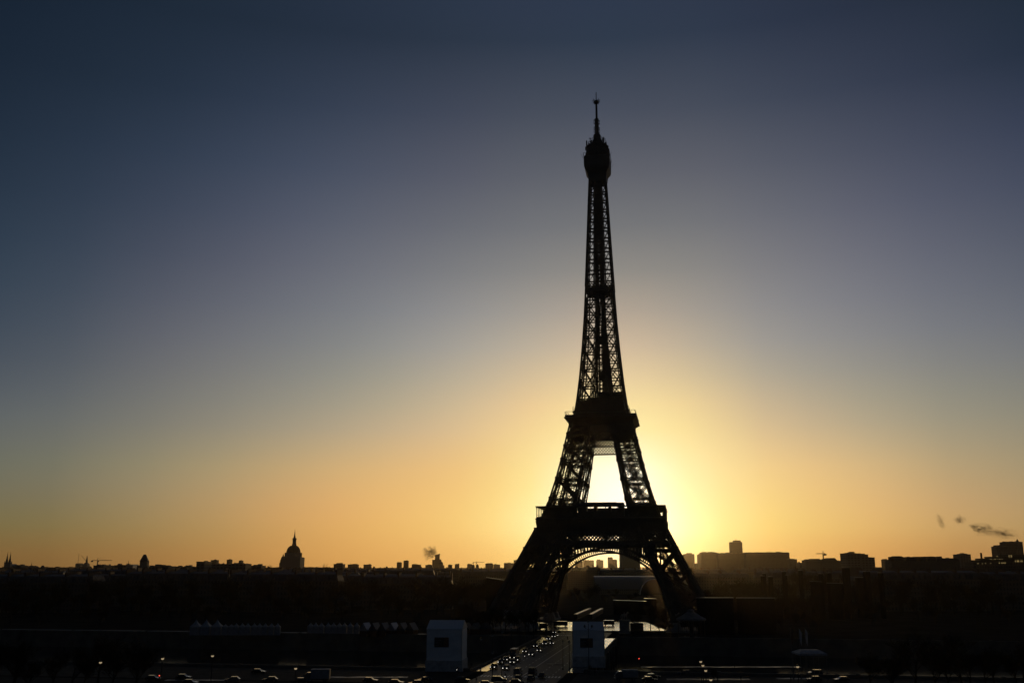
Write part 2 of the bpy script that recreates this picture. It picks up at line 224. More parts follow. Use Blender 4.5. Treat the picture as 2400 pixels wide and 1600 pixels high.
def leg_mesh(sx,sy,levels,cw,t,lace,dw,band,fine=True,dt=0.5):
    m=MB()
    def P(k,z):
        h,g=H(z),G(z); return Vector([(sx*h,sy*h,z),(sx*h,sy*g,z),(sx*g,sy*g,z),(sx*g,sy*h,z)][k])
    z0,z1=levels[0],levels[-1]
    cuts=[z0]+[z for z,_ in HT if z0<z<z1]+[z1]
    for k in range(4):
        for a,b in zip(cuts,cuts[1:]): m.girder(P(k,a),P(k,b),cw,t,lace,cw*0.95)
    for i,(a,b) in enumerate(zip(levels,levels[1:])):
        for k in range(4):
            j=(k+1)%4
            # big cross
            m.girder(P(k,a),P(j,b),dw,t*dt,lace*0.8,dw*1.6); m.girder(P(j,a),P(k,b),dw,t*dt,lace*0.8,dw*1.6)
            c=(P(k,a)+P(j,b)+P(j,a)+P(k,b))/4
            n=(P(j,a)-P(k,a)).normalized(); 
            m.bar(c-n*cw*0.5,c+n*cw*0.5,cw*0.9,0.25,up=(0,0,1))
            # horizontals with lattice
            for z in ((b,) if i<len(levels)-2 or True else ()):
                m.girder(P(k,z),P(j,z),band,t*0.6,lace,band*0.8)
            # joint plates
            q=P(k,b); m.bar(q-Vector((0,0,cw*0.7)),q+Vector((0,0,cw*0.7)),cw*1.15,cw*1.15)
            if k in (0,2) : m.bar(P(k,b),P((k+2)%4,b),0.35,0.35)
            # secondary thin bracing in the panel
            mid0=(P(k,a)+P(k,b))/2; mid1=(P(j,a)+P(j,b))/2
            if not fine: continue
            m.bar(mid0,mid1,0.3,0.3)
            for (u,v_) in ((mid0,(P(k,a)+P(j,a))/2),(mid1,(P(k,a)+P(j,a))/2),(mid0,(P(k,b)+P(j,b))/2),(mid1,(P(k,b)+P(j,b))/2)):
                m.bar(u,v_,0.26,0.26)
        # inclined lift runway and stairs inside the leg
    for a,b in zip(cuts,cuts[1:]):
        ca=sum((P(k,a) for k in range(4)),Vector())/4; cb=sum((P(k,b) for k in range(4)),Vector())/4
        for ox,oy in ((-1.1,0.4),(1.1,-0.4)):
            o=Vector((ox,oy,0)); m.girder(ca+o,cb+o,0.8,0.2,0.14,0.9)
    n=int((z1-z0)/1.5)
    for i in range(n):
        za=z0+(z1-z0)*i/n; zb=z0+(z1-z0)*(i+1)/n
        ca=sum((P(k,za) for k in range(4)),Vector())/4; cb=sum((P(k,zb) for k in range(4)),Vector())/4
        s_=1 if (i//2)%2 else -1
        m.bar(ca+Vector((-2.6*s_,1.9,0)),cb+Vector((2.6*s_,1.9,0)),0.55,0.2)
    return m
for sx in (-1,1):
    for sy in (-1,1):
        leg_mesh(sx,sy,[5,17,29,41,51.5],2.4,0.66,0.24,1.3,1.0,False).build('leg',IRON,tower)
        leg_mesh(sx,sy,[57.6,69,80.3,91.3,99,106,112],2.0,0.62,0.18,1.05,0.85,False,0.42).build('upper_leg',IRON,tower)
        # masonry shoe
        b=MB(); h,g=H(5),G(5)
        for px,py in ((h,h),(h,g),(g,h),(g,g)):
            b.frust(sx*px,sy*py,-0.5,4.6,4.2,4.2,2.4,2.4)
        b.box(min(sx*(g-4),sx*(h+4)),max(sx*(g-4),sx*(h+4)),min(sy*(g-4),sy*(h+4)),max(sy*(g-4),sy*(h+4)),-0.5,1.2)
        b.build('masonry_pier',mat('pier_stone',(0.32,0.29,0.25),rough=0.9),tower)
# ---- four arches with decorative webbing
def arch_mesh(side):
    m=MB()
    R0,ZC=40.2,-0.3; R1=R0+4.3
    def P(r,a,d=0):   # point on the leaning plane of the outer faces
        x=r*math.cos(a); z=ZC+r*math.sin(a); y=-(H(z)-0.2-d)
        for _ in range(side): x,y=-y,x
        return Vector((x,y,z))
    a0,a1=R(14),R(166); n=84
    for i in range(n):
        t0=a0+(a1-a0)*i/n; t1=a0+(a1-a0)*(i+1)/n
        for d in (0.0,3.4):
            m.strip([[P(R0,t0,d),P(R0+1.0,t0,d)],[P(R0,t1,d),P(R0+1.0,t1,d)]])
            m.strip([[P(R1-1.2,t0,d),P(R1,t0,d)],[P(R1-1.2,t1,d),P(R1,t1,d)]])
        m.strip([[P(R0,t0,-.3),P(R0,t0,3.7)],[P(R0,t1,-.3),P(R0,t1,3.7)]])
        m.strip([[P(R1,t0,-.3),P(R1,t0,3.7)],[P(R1,t1,-.3),P(R1,t1,3.7)]])
        # radial uprights and the row of small round arches
        m.bar(P(R0+.9,t0,0.1),P(R1-.6,t0,0.1),0.42,0.3)
        tm=(t0+t1)/2
        
        m.bar(P(R0+2.6,t0,0.1),P(R0+3.3,tm,0.1),0.3,0.2); m.bar(P(R0+2.6,t1,0.1),P(R0+3.3,tm,0.1),0.3,0.2)
        m.bar(P(R0+1.9,t0,0.1),P(R0+1.9,t1,0.1),0.2,0.2)
    # spandrel struts from the arch up to the girder
    for i in range(-16,17):
        x=i*2.0
        zz=ZC+math.sqrt(max(0,R1*R1-x*x))
        if zz<44.2:
            for d in (0.0,3.2):
                p=[x,-(H(zz)-.3-d),zz]; q=[x,-(H(45.2)-.3-d),45.2]
                pts=[]
                for s_ in (p,q):
                    a,b=s_[0],s_[1]
                    for _ in range(side): a,b=-b,a
                    pts.append((a,b,s_[2]))
                m.bar(pts[0],pts[1],0.75,0.3)
    return m
for side in range(4): arch_mesh(side).build('arch',IRON,tower)
# ---- lattice girders: rows of diamonds
def rot(p,side):
    a,b,z=p
    for _ in range(side): a,b=-b,a
    return (a,b,z)
def diamond_wall(side,z0,z1,half,yoff,pitch,bw,th=0.3):
    m=MB(); hgt=z1-z0
    def Pn(x,z): return rot((x,-(H(z)-yoff),z),side)
    def Hf(z): return half(z)
    n=int(2*half(z0)/pitch)+int(hgt/pitch)+2
    for k in range(-n,n+1):
        for s_ in (-1,1):
            # line x = k*pitch + s*(z-z0), clipped to the trapezium
            pts=[]
            N_=24
            seg=[]
            for i in range(N_+1):
                z=z0+hgt*i/N_; x=k*pitch+s_*(z-z0)
                seg.append((x,z,abs(x)<=Hf(z)))
            ins=[q for q in seg if q[2]]
            if len(ins)>=2: m.bar(Pn(ins[0][0],ins[0][1]),Pn(ins[-1][0],ins[-1][1]),bw,th,up=rot((0,1,0),side))
    for z in (z0,z1):
        m.bar(Pn(-Hf(z),z),Pn(Hf(z),z),0.9,0.7)
    return m
for side in range(4):
    for yo in (0.3,4.0):
        diamond_wall(side,45.4,50.9,lambda z:H(z),yo,2.1,0.58 if yo<1 else .36).build('lattice_girder',IRON,tower)
    for yo in (0.3,):
        diamond_wall(side,98.6,107.2,lambda z:G(z)+1.0,yo,1.75,0.5).build('lattice_girder',IRON,tower)
    m=MB()
    for z0,z1,hh in ((106.6,112.2,lambda z:H(z)),(43.6,45.6,lambda z:H(z))):
        m=MB()
        pts=[rot((-hh(z0),-(H(z0)-.4),z0),side),rot((hh(z0),-(H(z0)-.4),z0),side),rot((hh(z1),-(H(z1)-.4),z1),side),rot((-hh(z1),-(H(z1)-.4),z1),side)]
        m.add(pts,[(0,1,2,3)])
        o=m.build('plate_girder',IRON,tower); sm=o.modifiers.new('s','SOLIDIFY'); sm.thickness=0.5; sm.offset=0
    m=MB()
    for (za,zb) in ((92,99),):       # braced panel between the upper legs, just in the corners
        pass
# ---- first floor
def ring(m,ho,hi,z0,z1):
    m.box(-ho,ho,-ho,-hi,z0,z1); m.box(-ho,ho,hi,ho,z0,z1); m.box(-ho,-hi,-hi,hi,z0,z1); m.box(hi,ho,-hi,hi,z0,z1)
def square_strip(m,prof,close=False):
    rows=[]
    for h,z in prof: rows.append([(-h,-h,z),(h,-h,z),(h,h,z),(-h,h,z)])
    m.strip(rows,True)
f1=MB(); ring(f1,35.0,14,56.4,57.6); ring(f1,34.0,18,50.9,52.2)
square_strip(f1,[(33.9,50.8),(34.0,52.6),(34.2,54.6),(34.6,56.0),(35.3,56.9),(35.6,57.4),(35.6,58.0),(35.2,58.2),(35.1,59.0),(34.9,59.0),(34.9,57.6)])
square_strip(f1,[(32.6,50.8),(32.6,57.0)])
for s_ in range(4):                 # consoles of the frieze
    for i in range(-22,23):
        x=i*1.55; f1.bar(rot((x,-34.5,52.2),s_),rot((x,-35.3,56.8),s_),0.35,0.8)
floor1=f1.build('first_floor',IRON,tower)
g1=MB()
g1.box(-35.5,35.5,-35.5,-29.6,64.3,64.75); g1.box(-35.5,35.5,29.6,35.5,64.3,64.75); g1.box(-35.5,-29.6,-29.6,29.6,64.3,64.75); g1.box(29.6,35.5,-29.6,29.6,64.3,64.75)
for s_ in range(4):
    for i in range(0,12):
        x=-34.9+i*69.8/11
        if i<11: g1.bar(rot((x,-34.9,57.6),s_),rot((x,-34.9,64.4),s_),0.34,0.34)
        g1.bar(rot((x,-35.1,63.5),s_),rot((x+0.7,-35.1,64.3),s_),0.2,0.2)
    g1.bar(rot((-35,-35,60.0),s_),rot((35,-35,60.0),s_),0.12,0.12)
# closed rear walls of the covered gallery
g1.box(-30.6,-12.7,-31.2,-30.9,57.6,64.3); g1.box(15.5,31.0,-31.2,-30.9,57.6,64.3); g1.box(30.9,31.2,-30.6,31.0,57.6,64.3); g1.box(-31.0,-12.7,30.9,31.2,57.6,64.3); g1.box(12.7,30.6,30.9,31.2,57.6,64.3); g1.box(-31.2,-30.9,-31.0,30.6,57.6,64.3)
g1.box(32.5,35.2,28.0,34.9,59.9,64.3); g1.box(34.2,35.2,2.0,26.5,58.5,64.3)
g1.build('gallery',IRON,floor1)
GLS=mat('dark_glass',(0.03,0.03,0.03),rough=0.15,noise=0.05)
for s_ in range(4):
    pv=MB(); L=12.6
    # pavilion: plinth, posts, thick roof; high strip windows left open for the sky to show through
    pv.box(-L,L,-30.4,-21,57.6,61.9); pv.box(-L-.6,L+.6,-31.0,-20.6,64.9,65.35); pv.box(-L,L,-30.4,-21,65.35,66.6); pv.box(-L+1,L-4,-29,-27.5,66.6,66.9)
    for (a,b) in ((-L,-7.9),(-3.6,-2.4),(4.2,5.4),(9.6,L)):
        pv.box(a,b,-30.4,-21,61.9,64.9)
    for i in range(-16,17):
        x=i*.78+rnd.uniform(-.1,.1); pv.bar((x,-30.3,61.9),(x,-30.3,65),.1,.1)
        if rnd.random()<.45: pv.box(x-.15,x+.25,-26,-25.5,61.9,61.9+rnd.uniform(.6,1.6))
    pv.v=[rot(p,s_) for p in pv.v]
    pv.build('pavilion',mat('pavilion_iron',(0.09,0.075,0.065),rough=0.5),floor1)
# ---- second floor
f2=MB()
prof=[(17.0,111.2),(17.3,112.0),(17.9,113.2),(18.9,114.3),(20.0,115.1),(20.8,115.6),(20.8,116.1),(20.35,116.3),(20.3,117.4),(20.0,117.5)]
square_strip(f2,prof); ring(f2,20.4,3,115.7,116.2); ring(f2,17,6,111.2,111.8)
f2.box(-14.6,14.6,-14.6,14.6,117.0,117.6)
floor2=f2.build('second_floor',IRON,tower)
k2=MB(); 
k2.box(-13.4,13.4,-14.0,14.0,116.2,122.6); k2.box(-16.3,16.3,-16.3,16.3,119.3,120.1)
k2.box(-11.8,13.0,-11.8,11.8,122.6,127.2); k2.box(-8,6,-12,9,127.2,128.6); k2.box(-2,12.6,-11.5,9,130.4,131.6)
for x,y in ((-1,-10),(12,-10),(12,8),(5,-10),(8,8),(2,0)): k2.bar((x,y,127),(x,y,130.5),.5,.5)
k2.build('kiosk',mat('kiosk_iron',(0.085,0.07,0.06),rough=0.5),floor2)
rl=MB()
for s_ in range(4):
    for i in range(0,19):
        x=-20.3+i*40.6/18
        p=rot((x,-20.3,117.4),s_); q=rot((x,-20.2,118.9),s_); r_=rot((x,-19.5,119.6),s_)
        rl.bar(p,q,.09,.09); rl.bar(q,r_,.09,.09)
    rl.bar(rot((-20.3,-20.2,118.9),s_),rot((20.3,-20.2,118.9),s_),.1,.1); rl.bar(rot((-19.5,-19.5,119.6),s_),rot((19.5,-19.5,119.6),s_),.09,.09)
    for i in range(0,15):
        x=-16.2+i*32.4/14; rl.bar(rot((x,-16.2,120.1),s_),rot((x,-16.2,122.2),s_),.09,.09); rl.bar(rot((x,-16.2,122.2),s_),rot((x,-15.6,122.8),s_),.09,.09)
    rl.bar(rot((-16.2,-16.2,121.3),s_),rot((16.2,-16.2,121.3),s_),.1,.1)
rl.build('railing',IRON,floor2)
# ---- shaft above the second floor
sh=MB()
LV=[116.5,127.3,137.9,148.4,158.8,169.0,178.8,188.3,197.2]
def chord(m,fn,z0,z1,w,t,l):
    cuts=[z0]+[z for z,_ in HT if z0<z<z1]+[z1]
    for a,b in zip(cuts,cuts[1:]): m.girder(fn(a),fn(b),w,t,l,w*1.1)
for s_ in range(4):
    # outer corner column, then the two inner columns on this face
    chord(sh,lambda z:rot((-H(z)+1.0,-H(z)+1.0,z),s_),116.5,197.2,2.1,0.62,0.22)
    for sg in (-1,1):
        chord(sh,lambda z:rot((sg*(G(z)+.2),-H(z)+.4,z),s_),116.5,192,1.25,0.46,0.18)
        chord(sh,lambda z:rot((sg*(G(z)+.2),-(G(z)+.2),z),s_),116.5,186,1.1,0.42,0.18)
    for a,b in zip(LV,LV[1:]):
        for (xa,xb) in ((-1,0),(1,0)):
            sg=xa
            A=lambda z:rot((sg*(H(z)-.6),-H(z)+.4,z),s_)
            B=lambda z:rot((sg*(G(z)+.4),-H(z)+.4,z),s_)
            for (p,q) in ((A(a),B(b)),(B(a),A(b))):
                dn=Vector((0,0,.4)); sh.bar(Vector(p)+dn,Vector(q)+dn,.34,.34); sh.bar(Vector(p)-dn,Vector(q)-dn,.34,.34)
            # inner faces of the pier, lighter
            A2=lambda z:rot((sg*(H(z)-.6),-(G(z)+.3),z),s_)
            # lattice band: two fine girders with crossing lacing
            zb=b; zt=b+0.17*(b-a) if b<190 else b+1.5
            sh.bar(A(zb),B(zb),.5,.6); sh.bar(A(zt),B(zt),.45,.5)
            n=4
            for i in range(n):
                f0=i/n; f1_=(i+1)/n
                a0=Vector(A(zb)).lerp(Vector(B(zb)),f0); a1=Vector(A(zb)).lerp(Vector(B(zb)),f1_)
                b0=Vector(A(zt)).lerp(Vector(B(zt)),f0); b1=Vector(A(zt)).lerp(Vector(B(zt)),f1_)
                sh.bar(a0,b1,.3,.2); sh.bar(a1,b0,.3,.2)
            am=Vector(A(zb)).lerp(Vector(A(zt)),.5); bm_=Vector(B(zb)).lerp(Vector(B(zt)),.5); pass
            sh.bar(rot((sg*(H(zb)-.6),-(G(zb)+.3),zb),s_),rot((sg*(G(zb)+.3),-(G(zb)+.3),zb),s_),.25,.25)
        # between the two piers
        if G(b)>1.2:
            sh.girder(rot((-G(b),-H(b)+.4,b),s_),rot((G(b),-H(b)+.4,b),s_),.7,.2,.12,.8)
            sh.bar(rot((-G(a),-H(a)+.4,a),s_),rot((G(b),-H(b)+.4,b),s_),.22,.22); sh.bar(rot((G(a),-H(a)+.4,a),s_),rot((-G(b),-H(b)+.4,b),s_),.22,.22)
LU=[197.2,204.6,211.8,218.8,225.6,232.2,238.6,244.8,250.8,256.6,262.2,267.6]
for s_ in range(4):
    chord(sh,lambda z:rot((-H(z)+.45,-H(z)+.45,z),s_),197.2,268,1.35,0.5,0.2)
    for fx in (-.36,.36):
        chord(sh,lambda z:rot((fx*(H(z)),-H(z)+.35,z),s_),197.2,268,0.9,0.4,0.2)
    for a,b in zip(LU,LU[1:]):
        for (f0,f1_) in ((-.92,-.4),(.4,.92),(-.3,.3)):
            A=lambda z:rot((f0*H(z),-H(z)+.35,z),s_); B=lambda z:rot((f1_*H(z),-H(z)+.35,z),s_)
            wd=.5 if f0!=-.3 else .3
            sh.bar(A(a),B(b),wd,.2); sh.bar(B(a),A(b),wd,.2)
            sh.bar(A(b),B(b),.7,.8)
            for i in ():
                p=Vector(A(b)).lerp(Vector(B(b)),i/3); q=Vector(A(b-(b-a)*.28)).lerp(Vector(B(b-(b-a)*.28)),(i+1)/3)
                sh.bar(p,q,.28,.2)
            c=(Vector(A(a))+Vector(B(b)))/2; sh.bar(c+Vector((0,0,-.5)),c+Vector((0,0,.5)),.6,.2)
sh.build('shaft',IRON,tower)
ls=MB()
for x,y in ((-3.9,-1.5),(-2.6,-2.4),(-1.2,-1.7),(.1,2.2),(1.4,-1.7),(2.7,-2.4),(3.9,-1.5),(-3.2,1.5),(-1.9,1.7),(.8,1.7),(2.0,2.5),(3.3,1.5)):
    f=lambda z:min(1,H(z)/12.5)
    for a,b in ((116.5,150),(150,178),(178,200),(200,222),(222,245),(245,268)):
        ls.girder((x*f(a),y*f(a),a),(x*f(b),y*f(b),b),.8,.3,.17,.8)
z=117.0; i=0
while z<267:
    k=min(1.25,H(z)/9.5)
    ls.box(-2.8*k,2.8*k,-1.7*k,-1.5*k,z,z+.35); ls.box(-2.8*k,2.8*k,1.5*k,1.7*k,z,z+.35)
    s_=1 if i%2 else -1
    ls.bar((-2.6*k*s_,2.3*k,z),(2.6*k*s_,2.3*k,z+2.3),.7,.25); ls.bar((2.3*k,-2.4*k*s_,z),(2.3*k,2.4*k*s_,z+2.3),.5,.2)
    z+=2.3; i+=1
for z in (141,163,213,239): ls.box(-1.9,1.9,-1.6,1.6,z,z+4.5)
ls.build('lift_shaft',IRON,tower)
ip=MB()
ip.box(-8.2,8.2,-8.2,8.2,194.6,196.6); ip.box(-4.2,4.2,-4.2,4.2,192.6,194.6); ip.box(-5.0,5.0,-5.0,5.0,196.6,198.0)
ip.box(-6.8,-5.6,-6.8,6.8,196.6,198.4); ip.box(5.6,7.0,-6.8,6.8,196.6,198.0)
ip.build('intermediate_platform',IRON,tower)
# ---- summit
sm=MB()
square_strip(sm,[(5.2,266.5),(5.35,269.3),(5.6,270.8),(6.6,272.4),(7.6,274.0),(7.9,275.8),(7.95,277),(8.0,281.6),(7.3,282.2),(6.7,282.6)])
sm.frust(0,0,266.0,270,4.9,4.9,5.2,5.2); sm.box(-7.8,7.8,-7.8,7.8,276,276.6); sm.box(-7.3,7.3,-7.3,7.3,281.6,282.4)
sm.lathe([(7.2,282.2),(7.2,284.6),(7.9,284.7),(7.9,285.6),(7.2,285.7),(7.2,287.8)],8); sm.lathe([(7.0,282.2),(7.0,287.9),(6.4,288.0),(6.4,290.0),(7.2,290.1),(7.2,290.9),(5.4,291.0),(5.2,292.6),(3.3,293.3),(3.1,295.0),(2.4,295.6)],8)
summit=sm.build('summit_cabin',IRON,tower)
rr=random.Random(3); an=MB()
for i in range(150):
    a=rr.uniform(0,2*math.pi); r_=rr.choice([7.2,6.8,6.3,5.2,4.0]); z0={7.2:284,6.8:287.5,6.3:289,5.2:292.2,4.0:293.4}[r_]
    hgt=rr.uniform(1.0,4.4); x,y=r_*math.cos(a),r_*math.sin(a)
    an.bar((x,y,z0-1),(x,y,z0+hgt),rr.uniform(.1,.28),.14)
    if rr.random()<.5: an.bar((x-.6,y,z0+hgt*.8),(x+.6,y,z0+hgt*.8),.12,.12)
    if rr.random()<.3: an.box(x-.35,x+.35,y-.35,y+.35,z0+hgt*.2,z0+hgt*.75)
for x,y,z0,z1,w_ in ((-6.3,-4,286,293.6,.75),(6.6,3.4,286,292.6,.6),(-7.2,-2,288,290.5,.5),(7.4,0,284,289,.5),(-7.8,-2,277,284,.3)):
    an.bar((x,y,z0),(x,y,z1),w_,w_)
for s_ in range(4):
    for i in range(9):
        x=-7.9+i*1.97; an.bar(rot((x,-8.0,281.2),s_),rot((x,-8.3,283.8),s_),.1,.1)
    an.bar(rot((-8.3,-8.3,283.8),s_),rot((8.3,-8.3,283.8),s_),.12,.12)
    an.bar(rot((-8.1,-8.1,280),s_),rot((-9.6,-9.6,282.5),s_),.1,.1); an.bar(rot((-5.4,-5.4,268),s_),rot((-6.0,-6.0,272),s_),.5,.3)
an.build('antenna_cluster',IRON,summit)
ms=MB()
ms.lathe([(2.3,295),(2.35,298.6),(2.0,299.2),(1.3,299.4),(1.25,309.4),(1.35,309.5),(1.35,309.8),(.68,310),(.62,321.6)],12)
for z in (300.5,302.6,304.0,306.6,308.8):
    for a in range(4): ms.bar((0,0,z),(1.95*math.cos(a*math.pi/2+.4),1.95*math.sin(a*math.pi/2+.4),z),.35,.5)
for a in range(4):
    x,y=1.85*math.cos(a*math.pi/2+.4),1.85*math.sin(a*math.pi/2+.4); ms.bar((x,y,300.3),(x,y,304.2),.25,.25); ms.bar((x,y,306.2),(x,y,309.2),.25,.25)
for z,r_ in ((321.2,2.1),(322.4,2.3),(320.4,1.5)):
    for a in range(8):
        c,s2=math.cos(a*math.pi/4),math.sin(a*math.pi/4); ms.bar((0,0,z),(r_*c,r_*s2,z+.3),.2,.2); ms.bar((r_*c,r_*s2,z-.3),(r_*c,r_*s2,z+.9),.16,.16)
ms.lathe([(1.2,320.6),(1.5,321.4),(1.2,322.3),(.5,322.8),(.22,323.4),(.16,328.3)],10)
for z in (324.2,325.4,326.6,327.6): ms.bar((-.5,0,z),(.5,0,z+.35),.14,.14); ms.bar((0,-.5,z+.3),(0,.5,z),.14,.14)
ms.build('mast',IRON,summit)

# ================================================================== SETTING
HAZE_D=2.4e-5
BX=-5.0
def st(o,label=None): o['kind']='structure'; 
setg=lambda o:(o.__setitem__('kind','structure'),o)[1]
def inframe(mb): mb.v=[tuple(tl(*p)) for p in mb.v]; return mb
soil=mat('dark_ground',(0.04,0.036,0.03),rough=0.95,noise=0.35,scale=0.05,spec=0.0)
asph=mat('damp_asphalt',(0.04,0.033,0.024),rough=0.55,noise=0.3,scale=0.4,spec=0.1,bump=0.25,bscale=0.8)
stone=mat('quay_stone',(0.15,0.14,0.12),rough=0.85,noise=0.25,scale=0.2,spec=0.05)
def wetmat(name,col,r0,r1,scale,bump=0.05,spec=0.5):
    m=mat(name,col,rough=r0,noise=0.3,scale=0.6,spec=spec,bump=bump,bscale=1.5)
    t=m.node_tree; b=t.nodes['Principled BSDF']; tcn=[n for n in t.nodes if n.type=='TEX_COORD'][0]
    nz=t.nodes.new('ShaderNodeTexNoise'); nz.inputs['Scale'].default_value=scale; nz.inputs['Detail'].default_value=6; nz.inputs['Roughness'].default_value=0.65
    mr=t.nodes.new('ShaderNodeMapRange'); mr.inputs['From Min'].default_value=0.38; mr.inputs['From Max'].default_value=0.62; mr.inputs['To Min'].default_value=r0; mr.inputs['To Max'].default_value=r1
    t.links.new(tcn.outputs['Object'],nz.inputs['Vector']); t.links.new(nz.outputs[0],mr.inputs['Value']); t.links.new(mr.outputs[0],b.inputs['Roughness'])
    return m
wet=wetmat('wet_paving',(0.09,0.082,0.07),0.09,0.3,0.35,0.04,0.4)
damp=wetmat('damp_paving',(0.07,0.062,0.05),0.3,0.6,0.25,0.08,0.15)
wet2=wetmat('wet_flagstones',(0.1,0.09,0.075),0.07,0.2,0.3,0.03)
dull=mat('dull_paving',(0.05,0.048,0.044),rough=0.8,noise=0.3,scale=0.3,spec=0.01)
asq=mat('quay_asphalt',(0.04,0.038,0.036),rough=0.8,noise=0.3,scale=0.4,spec=0.01,bump=0.25,bscale=0.8)
# one ground sheet from bank to bank, with the river bed cut into it
YN,YF=-262.0,-109.0
g=MB(); xs=[-6500,-3000,-1000,-300,0,300,1000,3000,6500]
prof=[(-1000,0),(-600,0),(YN,0),(YN+.3,-9.5),(YF-.3,-9.5),(YF,0),(300,0),(1500,0),(6700,0)]
g.strip([[(x,y,z) for x in xs] for y,z in prof]); inframe(g)
# trim to a disc inside the haze
g.build('ground',soil); setg(COL.objects['ground'])
wm=mat('river_water',(0.012,0.014,0.014),rough=0.07,noise=0.1,spec=0.4,bump=0.12,bscale=0.55)
r=MB(); r.add([(-4000,YN+.2,-7),(4000,YN+.2,-7),(4000,YF-.2,-7),(-4000,YF-.2,-7)],[(0,1,2,3)]); inframe(r); setg(r.build('river',wm))
for nm,y0,y1 in (('quay_wall',YN-.6,YN+.25),('quay_wall',YF-.25,YF+.6)):
    q=MB()
    for xa,xb in ((-1500,BX-18.2),(BX+18.2,1500)):
        q.box(xa,xb,y0,y1,-9,0.0); q.box(xa,xb,y0-.15,y1+.15,0.0,0.95)
        for i in range(int((xb-xa)/40)): 
            x=xa+i*40; q.box(x-.6,x+.6,y0-.3,y1+.3,-9,1.25)
    inframe(q); setg(q.build(nm,stone))
# bridge
br=empty('stone_bridge',tuple(tl(BX,(YN+YF)/2,0)),-TA,'long low stone arch bridge carrying the queue of cars towards the iron tower','bridge')
L2=(YF-YN)/2+.5
pts=[(-L2,0.0),(L2,0.0),(L2,-9)]
span=2*L2/5
for k in range(4,-1,-1):
    c=-L2+span*(k+.5); rr_=span/2-1.8
    for i in range(0,13):
        a=math.pi*i/12; pts.append((c+rr_*math.cos(a),-7.5+5.6*math.sin(a)))
pts.append((-L2,-9))
m=MB(); m.prism(pts,-17.6,17.6,axis='x'); m.build('arches',stone,br)
m=MB(); 
for s_ in (-1,1):
    m.box(s_*17.6-.25,s_*17.6+.25,-L2,L2,0.0,.6); m.box(s_*17.6-.35,s_*17.6+.35,-L2,L2,.6,.75); m.box(s_*17.6-.5,s_*17.6+.5,-L2,L2,-.9,-.45)
m.build('parapet',stone,br)
for s_ in (-1,1):
    for k in range(1,5):
        m=MB(); m.box(s_*17.7-.9,s_*17.7+.9,-L2+span*k-1.6,-L2+span*k+1.6,-9,-1.0); m.build('pier',stone,br)
# roads and pavements
def sheet(name,x0,x1,y0,y1,z,m,h=0.0,n=8):
    q=MB(); q.box(x0,x1,y0,y1,-0.3,z) if h==0 else q.box(x0,x1,y0,y1,z-h,z); inframe(q); return setg(q.build(name,m))
sheet('bridge_road',BX-12.9,BX+12.3,-300,-66,0.012,asph)
pl=sheet('pavement',BX-17.3,BX-12.9,YN,YF,0.15,wet2)
pr=sheet('pavement',BX+12.3,BX+17.3,YN,YF,0.15,wet)
sheet('quay_road',-700,700,-330,-300,0.012,asq); 
sheet('quay_pavement',-700,BX-16,-298,YN-1.5,0.13,dull); sheet('quay_pavement',BX+16,700,-298,YN-1.5,0.13,dull)
q=MB(); q.box(-8,80,527,611,-.3,0.02); setg(q.build('esplanade',wet))
sheet('far_quay_road',-700,BX-16,-104,-88,0.012,asph); 
# markings
wp=mat('road_paint',(0.7,0.68,0.62),rough=0.5,noise=0.25,scale=2)
q=MB()
for i in range(30):
    y=-292+i*7.6
    for x in (BX-7.6,BX-3.2,BX+4.6,BX+8.6): q.box(x-.07,x+.07,y,y+3,0.014,0.018)
q.box(BX-.1,BX+.1,-285,-75,0.014,0.019)
for i in range(24):
    x=BX-12.4+i*1.02; q.box(x,x+.5,-276,-272.2,0.014,0.02)
    q.box(x,x+.5,-92,-89,0.014,0.02)
inframe(q); setg(q.build('road_marking',wp))
for i,(px,py,w_) in enumerate(((1690,1563,52),(1660,1592,24),(860,1587,24),(1857,1590,9),(470,1594,20),(1300,1556,5))):
    c=gnd(px,py); q=MB(); q.box(c.x-w_/2,c.x+w_/2,c.y-1.6,c.y+1.6,-.2,0.16); setg(q.build('traffic_island',damp))
# far hills that close the horizon
hl=MB(); rows=[[],[],[]]; hr=random.Random(5)
for i in range(121):
    a=R(-52+i*104/120); 
    for k,(d,z) in enumerate(((6300,-1),(6900,1),(7600,-1))):
        zz=z if k!=1 else 33+2.2*math.sin(i*.31)+2.5*math.sin(i*.83+1)+hr.uniform(-.5,.5)
        rows[k].append((d*math.sin(a),d*math.cos(a),zz))
hl.strip(rows); setg(hl.build('hills',mat('far_woods',(0.05,0.05,0.035),rough=1.0,scale=0.01)))
# ------------------------------------------------------------------ haze
hz=MB(); hz.box(-9000,9000,-1900,8900,-10.6,337); 

hm=bpy.data.materials.new('morning_haze'); hm.use_nodes=True; t=hm.node_tree
for n in list(t.nodes):
    if n.type=='BSDF_PRINCIPLED': t.nodes.remove(n)
pv=t.nodes.new('ShaderNodeVolumePrincipled'); pv.inputs['Density'].default_value=HAZE_D; pv.inputs['Color'].default_value=(0.95,0.82,0.62,1); pv.inputs['Anisotropy'].default_value=0.94
t.links.new(pv.outputs[0],t.nodes['Material Output'].inputs['Volume'])
hm.cycles.homogeneous_volume=True if hasattr(hm.cycles,'homogeneous_volume') else None
hzo=hz.build('haze',hm); hzo['kind']='stuff'; hzo['label']='thin golden morning haze over the whole city'

